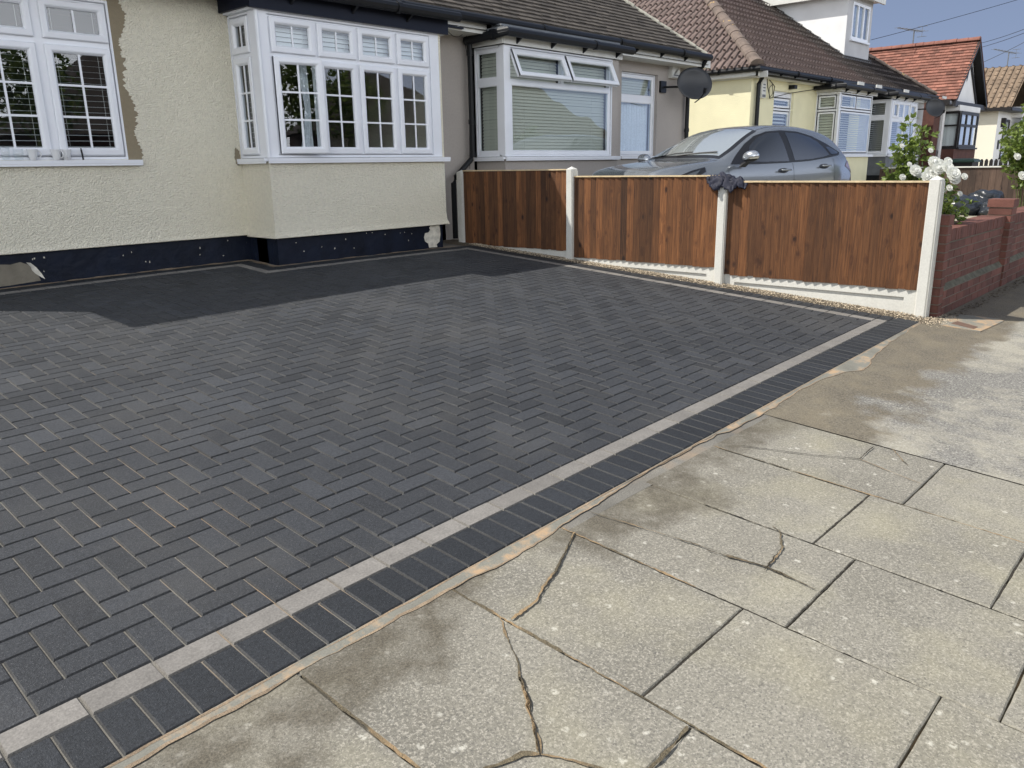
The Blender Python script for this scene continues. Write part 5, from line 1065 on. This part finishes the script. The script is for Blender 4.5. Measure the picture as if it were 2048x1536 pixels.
def patch(name, outline, mode, off, m, parent=car, sub=4, side=1, smooth=True):
    """outline in (x,z) for the flanks, in (x,l) for surfaces seen from above"""
    bm = bmesh.new(); f_ = bm.faces.new([bm.verts.new((p[0],p[1],0)) for p in outline]); bmesh.ops.triangulate(bm, faces=[f_], quad_method='BEAUTY', ngon_method='BEAUTY')
    for it in range(sub): 
        es = [e for e in bm.edges if e.calc_length() > .06]
        if not es: break
        bmesh.ops.subdivide_edges(bm, edges=es, cuts=1); bmesh.ops.triangulate(bm, faces=bm.faces[:])
    for v in bm.verts:
        a, b = v.co.x, v.co.y
        if mode == 'side': o_ = CW(a, 2.0*side, b); d_ = -LX*side
        else: o_ = CW(a, b, 3.0); d_ = Vector((0,0,-1))
        loc, nor, idx, dist = tree.ray_cast(o_, d_)
        if loc is None: loc = CW(a, .8*side, b) if mode == 'side' else CW(a,b,.8); nor = -d_
        if nor.dot(d_) > 0: nor = -nor
        v.co = loc+nor*off
    bm.normal_update(); cc_ = sum((f_.normal*f_.calc_area() for f_ in bm.faces), Vector())
    if cc_.dot(d_) > 0: bmesh.ops.reverse_faces(bm, faces=bm.faces[:])
    me = bpy.data.meshes.new(name); bm.to_mesh(me); bm.free(); me.materials.append(M[m])
    if smooth: me.polygons.foreach_set('use_smooth', [True]*len(me.polygons))
    o = bpy.data.objects.new(name, me); C.objects.link(o); o.parent = parent
    o.matrix_parent_inverse = Matrix.Translation(-car.location) if parent is car else Matrix.Translation(-car.location) if False else Matrix()
    return o
def smoothpoly(pts, k=3):
    o = []; n_ = len(pts)
    for i in range(n_):
        p0, p1, p2, p3 = [Vector(pts[(i+j-1)%n_]+(0,)) for j in range(4)]
        for t_ in [j/k for j in range(k)]: v = .5*((2*p1)+(-p0+p2)*t_+(2*p0-5*p1+4*p2-p3)*t_*t_+(-p0+3*p1-3*p2+p3)*t_**3); o.append((v.x,v.y))
    return o
for s_ in (1,-1):
    dlo = [(1.30,.985),(1.48,1.10),(1.72,1.245),(1.95,1.35),(2.2,1.41),(2.5,1.43),(2.85,1.415),(3.15,1.355),(3.42,1.25),(3.66,1.125),(3.60,1.085),(3.3,1.05),(2.9,1.01),(2.4,.99),(1.8,.98)]
    patch('window_surround', dlo, 'side', .004, 'trim', side=s_)
    patch('side_window', [(1.62,1.015),(1.78,1.215),(1.98,1.325),(2.2,1.385),(2.43,1.40),(2.45,1.30),(2.46,1.01),(2.0,1.005)], 'side', .007, 'tint', side=s_)
    patch('side_window', [(2.58,1.02),(2.57,1.40),(2.85,1.385),(3.08,1.335),(3.22,1.27),(3.31,1.18),(3.36,1.085),(3.2,1.06),(2.9,1.03)], 'side', .007, 'tint', side=s_)
    patch('side_window', [(3.42,1.095),(3.36,1.20),(3.45,1.20),(3.60,1.125),(3.56,1.105)], 'side', .007, 'tint', side=s_)
    for xx0, z0_, z1_ in ((2.52,.42,.985),(3.42,.72,1.04),(1.22,.42,.95)):
        patch('door_gap', [(xx0,z0_),(xx0+.006,z0_),(xx0+.012,z1_),(xx0+.004,z1_)], 'side', .0015, 'trim', side=s_, sub=3)
    for hx in (2.30, 3.18):
        zh = .885 if hx < 3 else .93
        patch('door_handle', smoothpoly([(hx-.10,zh),(hx-.05,zh+.030),(hx+.06,zh+.034),(hx+.12,zh+.01),(hx+.06,zh-.028),(hx-.05,zh-.028)]), 'side', .004, 'trim', side=s_)
        mb = MB(); mb.tube([CW(hx-.085,(.925)*s_,zh+.008),CW(hx-.03,.945*s_,zh+.012),CW(hx+.05,.945*s_,zh+.014),CW(hx+.11,(.925)*s_,zh+.012)], .013, 8); mb.build('door_handle', M['paint'], car, smooth=True)
    # headlamp
    hl = patch('headlight', [(.12,.62),(.16,.78),(.34,.84),(.62,.915),(.86,.955),(.84,.90),(.66,.83),(.36,.70)], 'side', .005, 'trim', side=s_)
    patch('headlight_lens', [(.18,.66),(.20,.77),(.36,.82),(.60,.885),(.76,.92),(.62,.84),(.36,.73)], 'side', .010, 'lampglass', side=s_)
    # tail lamp wrapping the corner
    patch('tail_light', [(3.72,.93),(3.80,1.0),(3.98,1.0),(4.10,.90),(4.13,.82),(4.0,.83),(3.86,.88)], 'side', .006, 'redlamp', side=s_)
    # wheel arch and wheel
    for wx in (.84, 3.43):
        arch = [(wx+.385*cos(a_),.33+.385*sin(a_)) for a_ in [radians(-12+204*i/20) for i in range(21)]]
        patch('wheel_arch', arch, 'side', .006, 'trim', side=s_)  # flat black patch stands in for the shaded arch opening
        wd = thing; mb = MB(); c0, c1 = CW(wx,.70*s_,.33), CW(wx,.925*s_,.33)
        mb.tube([c0, lerp(c0,c1,.12), lerp(c0,c1,.88), c1], .325, 32); ty_ = mb.build('wheel', M['rubber'], car)
        mb = MB(); vs = []; ax_ = LX*s_
        mb.tube([lerp(c0,c1,.9), c1+ax_*.006], .235, 32, 1); 
        for i in range(5):
            an = 2*pi*i/5; r_ = HX*cos(an)+Vector((0,0,1))*sin(an); t2 = HX*-sin(an)+Vector((0,0,1))*cos(an)
            P = [c1+r_*.03-t2*.03,c1+r_*.22-t2*.035,c1+r_*.22+t2*.035,c1+r_*.03+t2*.03]; mb.add([p+ax_*.012 for p in P]+[p+ax_*.006 for p in P], [(0,1,2,3),(0,1,5,4),(1,2,6,5),(2,3,7,6)])
        mb.build('rim', [M['alloy'],M['trim']], ty_)
    # mirror
    mb = MB(); u, vv = 18, 12
    def mir(a_, b_):
        ex, ey, ez = .095, .125, .078; x_ = cos(a_)*abs(cos(b_))**.8; y_ = sin(a_)*abs(cos(b_))**.8; z_ = sin(b_)
        return CW(1.47+ex*x_*(1 if x_ < 0 else .55), (1.015+ey*y_)*s_, 1.075+ez*z_*(1 if z_ > 0 else .8)+.01*y_)
    vs = [mir(2*pi*i/u, -pi/2+pi*j/vv) for j in range(vv+1) for i in range(u)]; fsx = []; 
    for j in range(vv):
        for i in range(u): fsx.append((j*u+i, j*u+(i+1)%u, (j+1)*u+(i+1)%u, (j+1)*u+i))
    mb.add(vs, [f_ for n_, f_ in enumerate(fsx) if n_//u >= 4], 0); mb.add(vs, [f_ for n_, f_ in enumerate(fsx) if n_//u < 4], 1)
    mo = mb.build('wing_mirror', [M['chrome'],M['trim']], car, smooth=True)
    mb = MB(); a_ = [CW(1.40,.875*s_,.945),CW(1.52,.885*s_,.945),CW(1.55,.90*s_,1.0),CW(1.42,.90*s_,1.0)]; b_ = [CW(1.42,1.00*s_,1.02),CW(1.50,1.00*s_,1.02),CW(1.52,1.02*s_,1.05),CW(1.42,1.02*s_,1.05)]
    mb.add(a_+b_, [(0,1,5,4),(1,2,6,5),(2,3,7,6),(3,0,4,7),(0,3,2,1),(4,5,6,7)]); mb.build('mirror_arm', M['trim'], mo).matrix_parent_inverse = Matrix.Identity(4)
    # roof gutter strip line
    patch('roof_seam', [(1.5,.60*s_),(2.1,.535*s_),(3.6,.49*s_),(3.6,.50*s_),(2.1,.545*s_),(1.5,.61*s_)], 'top', .002, 'trim', sub=5)
patch('windscreen_surround', [(1.20,-.70),(1.19,-.35),(1.18,0),(1.19,.35),(1.20,.70),(1.5,.665),(1.85,.60),(2.06,.57),(2.09,.3),(2.10,0),(2.09,-.3),(2.06,-.57),(1.85,-.60),(1.5,-.665)], 'top', .003, 'trim')
patch('windscreen', [(1.27,-.64),(1.26,0),(1.27,.64),(1.5,.615),(1.85,.555),(2.03,.525),(2.06,.25),(2.06,-.25),(2.03,-.525),(1.85,-.555),(1.5,-.615)], 'top', .007, 'screenopaque' if 'screenopaque' in M else 'lampglass')
patch('rear_window', [(3.82,-.44),(3.82,.44),(4.02,.50),(4.02,-.50)], 'top', .006, 'trim')
patch('grille', [(.02,-.35),(.02,.35),(.07,.40),(.07,-.40)], 'top', .004, 'trim')
patch('bonnet_gap', [(.28,-.40),(.28,.40),(.288,.40),(.288,-.40)], 'top', .0015, 'trim')
for s_ in (1,-1): patch('bonnet_gap', [(.28,.40*s_),(.6,.62*s_),(1.16,.72*s_),(1.16,.712*s_),(.6,.612*s_),(.288,.39*s_)], 'top', .0015, 'trim', sub=5)
mb = MB(); mb.tube([CW(1.24,-.1,1.11),CW(1.30,.25,1.14),CW(1.33,.55,1.15)], .010, 5); mb.tube([CW(1.24,-.55,1.09),CW(1.30,-.2,1.14),CW(1.33,.1,1.155)], .010, 5); mb.build('wiper', M['trim'], car)
bmv.free()

# ------------------------------------------------------------------ plants
def leaf_mat(name, c1, c2):
    m = bpy.data.materials.new(name); m.use_nodes = True; t = m.node_tree; n = lambda k: t.nodes.new(k); L = t.links.new; b = t.nodes['Principled BSDF']
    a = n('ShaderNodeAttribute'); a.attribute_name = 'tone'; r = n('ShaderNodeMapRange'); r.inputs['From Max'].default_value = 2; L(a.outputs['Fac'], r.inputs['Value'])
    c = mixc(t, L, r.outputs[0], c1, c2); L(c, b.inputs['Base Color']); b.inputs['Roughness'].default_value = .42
    tr = n('ShaderNodeBsdfTranslucent'); L(c, tr.inputs[0]); ms = n('ShaderNodeMixShader'); ms.inputs[0].default_value = .3; o = t.nodes['Material Output']
    L(b.outputs[0], ms.inputs[1]); L(tr.outputs[0], ms.inputs[2]); L(ms.outputs[0], o.inputs[0]); return m
M['leaf'] = leaf_mat('rose_leaf', (.045,.09,.018), (.22,.29,.06)); M['stem'] = mat('green_stem', (.10,.12,.04), .6); M['petal'] = leaf_mat('white_petal', (.72,.72,.66), (.85,.86,.82))
def leaf(mb, p, d, size, tone, m=0):
    d = d.normalized(); s_ = d.cross(Vector((random.uniform(-1,1),random.uniform(-1,1),random.uniform(-.3,1)))).normalized(); u = s_.cross(d)
    w_ = size*.32; a = p; b = p+d*size*.45; c = p+d*size-u*size*.12
    mb.add([a, b+s_*w_+u*size*.06, c, b-s_*w_+u*size*.06, b], [(0,4,1),(4,2,1),(0,3,4),(4,3,2)], m, tone)
def bush(name, label, cat, base, stems, leafsize, flowers, spread, seed, group=None, dens=1., q0=.15):
    random.seed(seed); t_ = thing(name, label, cat, base, group); sm_ = MB(); lf = MB(); bx_ = Vector(base); tips = []
    for (tx, ty, tz) in stems:
        tip = Vector((tx,ty,tz)); P = []; ctrl = bx_.lerp(tip,.5)+Vector((random.uniform(-.05,.05),random.uniform(-.05,.05),.10))
        for i in range(11): q = i/10; P.append(bx_*(1-q)**2+ctrl*2*q*(1-q)+tip*q*q)
        sm_.tube(P, .009, 5, r2=.003); tips.append(P)
        L_ = sum((P[i+1]-P[i]).length for i in range(10)); nb_ = int(L_*34*dens)
        for i in range(nb_):
            q = (random.random()**.75)*(1-q0)+q0; a = P[min(9,int(q*10))].lerp(P[min(10,int(q*10)+1)], (q*10)%1); dv = Vector((random.gauss(0,1),random.gauss(0,1),random.gauss(.15,.7))).normalized()
            e = a+dv*random.uniform(.03,spread); 
            if random.random() < .35: sm_.tube([a,e], .002, 4)
            for k_ in range(random.choice((3,5,5,7))):
                ld = (dv+Vector((random.gauss(0,.8),random.gauss(0,.8),random.gauss(-.1,.6)))).normalized()
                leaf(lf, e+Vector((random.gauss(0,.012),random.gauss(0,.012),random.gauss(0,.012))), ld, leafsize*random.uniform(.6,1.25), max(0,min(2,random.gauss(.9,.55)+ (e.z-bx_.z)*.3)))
    sm_.build('stems', M['stem'], t_); lf.build('foliage', M['leaf'], t_, vcol=True)
    for (fx, fy, fz, fr) in flowers:
        mb = MB(); c = Vector((fx,fy,fz)); up = Vector((-.5,-.5,.35)).normalized()
        for ringi, (rr, n_, tilt) in enumerate(((1.1,9,.15),(.95,8,.55),(.75,8,.85),(.55,7,1.1),(.3,5,1.35))):
            for i in range(n_):
                an = 2*pi*(i+.5*ringi)/n_+random.uniform(-.25,.25); a = up.orthogonal().normalized(); b = up.cross(a); o = a*cos(an)+b*sin(an)
                side = up.cross(o); tip = c+(o*cos(tilt)+up*sin(tilt))*fr*rr+up*fr*.1; mid = c+(o*cos(tilt+.25)+up*sin(tilt+.25))*fr*rr*.55
                w_ = fr*rr*.62; mb.add([c, mid+side*w_, tip+side*w_*.6, tip+up*fr*.05, tip-side*w_*.6, mid-side*w_, mid+up*fr*-.03], [(0,6,1),(6,2,1),(6,3,2),(6,4,3),(6,5,4),(0,5,6)], 0, random.uniform(.6,2))
        bm = bmesh.new(); bmesh.ops.create_icosphere(bm, subdivisions=2, radius=1); bm.verts.index_update()
        vs = []
        for v in bm.verts: q = v.co*(1+.28*noise.noise(v.co*2.6+c*31)+.12*noise.noise(v.co*7+c*31)); vs.append(c+up*fr*.16+q*fr*.62)
        mb.add(vs, [tuple(v.index for v in f_.verts) for f_ in bm.faces], 0, 1.7); bm.free()
        mb.build('flower', M['petal'], t_, vcol=True)
    return t_
X0 = 8.45
def rp(px_y, z, x=X0): return (x, px_y, z)
bush('rose_bush', 'white flowering rose bush growing behind the last fence post and brick wall', 'bush', (8.35,2.42,.12),
     [(8.5,2.66,1.50),(8.55,2.60,1.30),(8.45,2.72,1.28),(8.6,2.50,1.58),(8.4,2.55,1.12),(8.3,2.62,.95),(8.5,2.70,1.05),(8.6,2.45,1.20),(8.4,2.36,1.12),(8.45,2.22,1.20),(8.3,2.16,1.10),(8.35,2.10,1.00),(8.3,2.18,.85),(8.4,2.06,.80),(8.25,2.12,.68),(8.5,2.25,.70),(8.55,2.34,1.02),(8.35,2.30,.90),(8.6,2.62,1.65),(8.5,2.02,.92)],
       .056, [(8.22,2.42,1.22,.052),(8.20,2.26,1.29,.055),(8.15,2.27,1.20,.052),(8.22,2.22,1.26,.06),(8.14,2.235,1.155,.045),(8.12,2.20,1.235,.05),(8.1,2.28,1.165,.05),(8.18,2.14,1.30,.036),(8.12,2.12,1.245,.05),(8.08,2.06,1.19,.060),(8.1,2.05,1.15,.05),(8.12,2.085,1.07,.028),(8.1,1.97,1.17,.028),(8.35,2.60,1.45,.022),(8.3,2.55,1.16,.03),(8.2,2.3,1.40,.022),(8.15,2.0,1.02,.022),(8.2,2.44,1.10,.02),(8.28,2.40,1.18,.03),(8.3,2.34,1.08,.025),(8.2,2.15,1.05,.022),(8.3,2.50,1.28,.022)], .095, 11, dens=1.55)
bush('garden_shrub', 'leafy shrub with pale blooms at the right edge beyond the brick wall', 'bush', (14.2,2.60,.1),
     [(14.2,2.62,2.1),(14.1,2.70,1.7),(14.3,2.55,1.9),(14,2.85,1.55),(14.2,2.75,1.4),(14.2,2.5,1.6),(14.1,2.4,1.3),(14.2,2.62,1.25),(14.3,2.9,1.75),(14.1,2.3,1.9)], .07, [(13.9,2.72,1.33,.05),(13.9,2.62,1.06,.06)], .16, 12, dens=1.5, q0=.62)
random.seed(21)

# ------------------------------------------------------------------ refuse sacks, back garden fences
M['sack'] = mat('black_polythene', (.025,.03,.038), .28, bump=(7,.6,.04,4), noisev=[(3,.2,3)])
def sack(cx, cy, cz, sx, sy, sz, seed, label):
    bm = bmesh.new(); bmesh.ops.create_icosphere(bm, subdivisions=4, radius=1)
    for v in bm.verts:
        n_ = v.co.normalized(); d = 1+.22*noise.noise(n_*1.6+Vector((seed,0,0)))+.13*noise.noise(n_*4+Vector((0,seed,0)))+.06*abs(noise.noise(n_*9+Vector((0,0,seed))))
        v.co = Vector((n_.x*sx*d, n_.y*sy*d, max(n_.z,-.55)*sz*d+.55*sz))
    me = bpy.data.meshes.new('refuse_sack'); bm.to_mesh(me); bm.free(); me.materials.append(M['sack']); me.polygons.foreach_set('use_smooth', [True]*len(me.polygons))
    o = bpy.data.objects.new('refuse_sack', me); C.objects.link(o); o.location = (cx,cy,cz); tag(o, label, 'rubbish bag', 'black refuse sacks by the dark fence')
sack(19.5,4.75,.17,.42,.38,.24,1,'bulging blue-black refuse sack, largest in the heap just left of the brick pier')
sack(20.3,4.45,.20,.40,.36,.30,2,'black refuse sack standing tallest in the heap above the brick pier')
sack(19.2,5.25,.18,.42,.40,.26,3,'black refuse sack half hidden behind the rose leaves, leftmost in the heap')
sack(19.6,4.08,.12,.36,.34,.20,4,'small black refuse sack right of the brick pier')
gf = thing('boundary_fence', 'dark weathered board fence with a pale capping behind the refuse sacks', 'fence', (22.1,5,.2))
mb = MB(); y = 2.6
while y < 7.3:
    mb.box(22.10+random.uniform(0,.008), 22.13, y, y+.135, .05, 1.10+.012*(5-y)*.5, 0, random.uniform(.3,1.8)); y += .14
mb.build('board', M['oldwood'], gf, vcol=True)
mb = MB(); mb.box(22.07, 22.15, 4.3, 7.3, 1.10, 1.13); mb.build('capping', M['soffit'], gf)
mb = MB(); mb.box(22.04, 22.16, 4.16, 4.28, .0, 1.19); mb.build('post', M['oldwood'], gf, vcol=True)
pf = thing('picket_fence', 'low black round topped picket fence in front of the ivory house', 'fence', (30,6,.2))
for i in range(26):
    y = 5.6+i*.135; mb = MB(); x_ = 29.5; P = [(x_,y,.3),(x_,y+.1,.3),(x_,y+.1,1.22),(x_,y+.075,1.27),(x_,y+.05,1.285),(x_,y+.025,1.27),(x_,y,1.22)]
    mb.add(P+[(p[0]+.02,p[1],p[2]) for p in P], [tuple(range(7)),tuple(range(13,6,-1))]+[(k_,(k_+1)%7,7+(k_+1)%7,7+k_) for k_ in range(7)]); mb.build('picket', M['blacktim'], pf)
mb = MB(); mb.box(29.52, 29.56, 5.6, 9.1, 1.0, 1.07); mb.box(29.52, 29.56, 5.6, 9.1, .45, .52); mb.build('rail', M['blacktim'], pf)
# green bin lid in front of the red house
bn = thing('wheelie_bin', 'dark green lidded bin below the black framed bay of the red roofed house', 'bin', (27.4,6.7,.3))
M['bin'] = mat('green_bin_plastic', (.03,.065,.045), .4); mb = MB(); mb.add([(27.2,6.5,.3),(27.7,6.5,.3),(27.7,7.0,.3),(27.2,7.0,.3),(27.12,6.42,1.2),(27.78,6.42,1.2),(27.78,7.06,1.2),(27.12,7.06,1.2)], [(0,3,2,1),(4,5,6,7),(0,1,5,4),(1,2,6,5),(2,3,7,6),(3,0,4,7)]); mb.build('bin_body', M['blacktim'], bn)
mb = MB(); mb.ring(lambda a,z,h: Vector((a,z,h)), 27.06,27.84,6.36,7.12,[(0,1.2),(0,1.24),(.06,1.29),(.2,1.31),(.38,1.315)]); mb.build('lid', M['bin'], bn)

# ------------------------------------------------------------------ things left on the window sill
M['china'] = mat('white_china', (.80,.81,.82), .15, coat=.5)
def mug(x, ang, label):
    t_ = thing('mug', label, 'mug', (x,7.962,1.447), 'white mugs on the window sill'); mb = MB(); z0 = 1.447; prof = [(.0,0),(.026,0),(.028,.004),(.036,.045),(.042,.088),(.0445,.092),(.040,.090),(.034,.045),(.024,.012),(0,.01)]; vs = []
    for r_, z in prof: 
        for k_ in range(24): vs.append((x+r_*cos(2*pi*k_/24), 7.962+r_*sin(2*pi*k_/24), z0+z))
    mb.add(vs, [(i*24+k_, i*24+(k_+1)%24, (i+1)*24+(k_+1)%24, (i+1)*24+k_) for i in range(len(prof)-1) for k_ in range(24)]); mb.build('cup', M['china'], t_, smooth=True)
    d = Vector((cos(ang), sin(ang), 0)); c = Vector((x,7.962,z0+.05)); mb = MB(); mb.tube([c+d*(.036+.030*sin(pi*i/12))+Vector((0,0,.032*cos(pi*i/12))) for i in range(13)], .0045, 8, cap=False); mb.build('handle', M['china'], t_, smooth=True)
mug(2.525, -.15, 'white mug with its handle to the right, nearest the two glasses'); mug(2.715, -.9, 'middle white mug on the sill, below the window mullion'); mug(2.800, -1.9, 'white mug nearest the dark stub on the sill')
def glass(x, r, h, label):
    mb = MB(); prof = [(0,0),(r*.8,0),(r*.85,.006),(r,h*.6),(r*.97,h),(r*.92,h),(r*.93,h*.6),(r*.75,.014),(0,.014)]; vs = []; z0 = 1.447
    for r_, z in prof:
        for k_ in range(24): vs.append((x+r_*cos(2*pi*k_/24), 7.962+r_*sin(2*pi*k_/24), z0+z))
    mb.add(vs, [(i*24+k_, i*24+(k_+1)%24, (i+1)*24+(k_+1)%24, (i+1)*24+k_) for i in range(len(prof)-1) for k_ in range(24)]); tag(mb.build('drinking_glass', M['tumbler'], None, smooth=True), label, 'glass', 'empty glasses on the window sill')
glass(2.315, .036, .115, 'empty clear glass at the left end of the sill'); glass(2.415, .040, .095, 'empty clear tumbler beside the mug')
mb = MB(); mb.tube([(2.935,7.955,1.447),(2.932,7.955,1.50),(2.929,7.956,1.535)], .008, 8); mb.tube([(2.929,7.956,1.535),(2.928,7.956,1.55)], .006, 8)
tag(mb.build('pen', M['black'], None), 'thin dark stub standing upright on the white sill', 'pen')
# access covers set in the footway
cv = thing('access_cover', 'small rusty water cover in a pale concrete surround beside the end post', 'cover', (7.45,1.65,0))
def flat(mb, pts, off, thick=.0, m=0): mb.add([(x,y,gz(x,y)+off) for x,y in pts]+[(x,y,gz(x,y)+off-.02) for x,y in pts], [tuple(range(len(pts)))]+[(i,(i+1)%len(pts),len(pts)+(i+1)%len(pts),len(pts)+i) for i in range(len(pts))], m)
mb = MB(); flat(mb, [(7.25,1.50),(7.88,1.46),(7.95,1.52),(7.86,1.80),(7.62,1.86),(7.25,1.80)], .001); mb.build('surround', M['conc2'] if 'conc2' in M else M['mortar'], cv)
mb = MB(); flat(mb, [(7.30,1.56),(7.42,1.555),(7.52,1.74),(7.38,1.75)], .003); M['iron'] = mat('rusty_iron', (.14,.085,.06), .7, bump=(80,.5,.003), noisev=[(30,.2,4)]); mb.build('cover_plate', M['iron'], cv)
# dead leaves and grit gathered against the brick wall
mb = MB()
for i in range(260):
    x = random.uniform(7.7,10.8); y = 1.86-abs(random.gauss(0,.06)); s_ = random.uniform(.008,.022); an = random.uniform(0,6.28); z = gz(x,y)+.002+random.random()*.006
    a, b = Vector((cos(an),sin(an),random.uniform(-.3,.4)))*s_, Vector((-sin(an),cos(an),random.uniform(-.3,.3)))*s_*.5; p = Vector((x,y,z+.004)); mb.add([p-a,p-b,p+a,p+b], [(0,1,2,3)], 0, random.uniform(0,2))
M['litter'] = mat('leaf_litter', (.06,.045,.028), .9, tone=.5); struct(mb.build('leaf_litter', M['litter'], vcol=True), 'stuff')

# ------------------------------------------------------------------ the far side of the street (behind the camera; shows in the window glass)
def opp(x0, x1, wm, label, yy=-15.):
    h = thing('opposite_house', label, 'house', ((x0+x1)/2,yy,0), 'houses across the street'); mb = MB(); mb.box(x0, x1, yy-8, yy, -.4, 2.7); xm = (x0+x1)/2; mb.build('wall', M[wm], h)
    mb = MB(); mb.add([(x0-.4,yy+.4,2.7),(x1+.4,yy+.4,2.7),(x1+.4,yy-8.4,2.7),(x0-.4,yy-8.4,2.7),(xm-1.2,yy-4,6.0),(xm+1.2,yy-4,6.0)], [(0,1,5,4),(1,2,5),(2,3,4,5),(3,0,4)]); mb.build('roof', M['tileD'], h)
    for a in (x0+1.2, x1-3.4): simple_window(h, lambda a_,z,h_,yy=yy: Vector((a_,yy+h_,z)), a, a+2.2, .7, 2.1, 3, back='blind')
opp(-12,-3,'brick','red brick bungalow across the street, leftmost'); opp(-1,8,'taupe','taupe bungalow across the street, second from the left'); opp(10.5,19.5,'brick','red brick bungalow across the street facing the taupe one'); opp(22,31,'ivory','ivory bungalow across the street, furthest along'); opp(33.5,42,'brick','brick bungalow at the far end across the street')
for (tx, ty, label) in ((-2.0,-12.5,'round headed street tree left of the taupe opposite bungalow'),(9.2,-12.6,'round headed street tree right of the taupe opposite bungalow'),(20.8,-13,'round headed street tree before the ivory opposite bungalow')):
    t_ = thing('street_tree', label, 'tree', (tx,ty,-.3), 'street trees across the road'); mb = MB(); mb.tube([(tx,ty,-.4),(tx+.05,ty,1.2),(tx,ty+.1,2.6)], .13, 8, r2=.07); mb.build('trunk', M['stem'], t_)
    mb = MB()
    for i in range(1500):
        v = Vector((random.gauss(0,1),random.gauss(0,1),random.gauss(0,1))).normalized()*(random.random()**.4); p = Vector((tx,ty,3.9))+Vector((v.x*1.7,v.y*1.7,v.z*1.5)); leaf(mb, p, Vector((random.gauss(0,1),random.gauss(0,1),random.gauss(0,1))), .22, random.uniform(0,2))
    mb.build('crown', M['leaf'], t_, vcol=True)
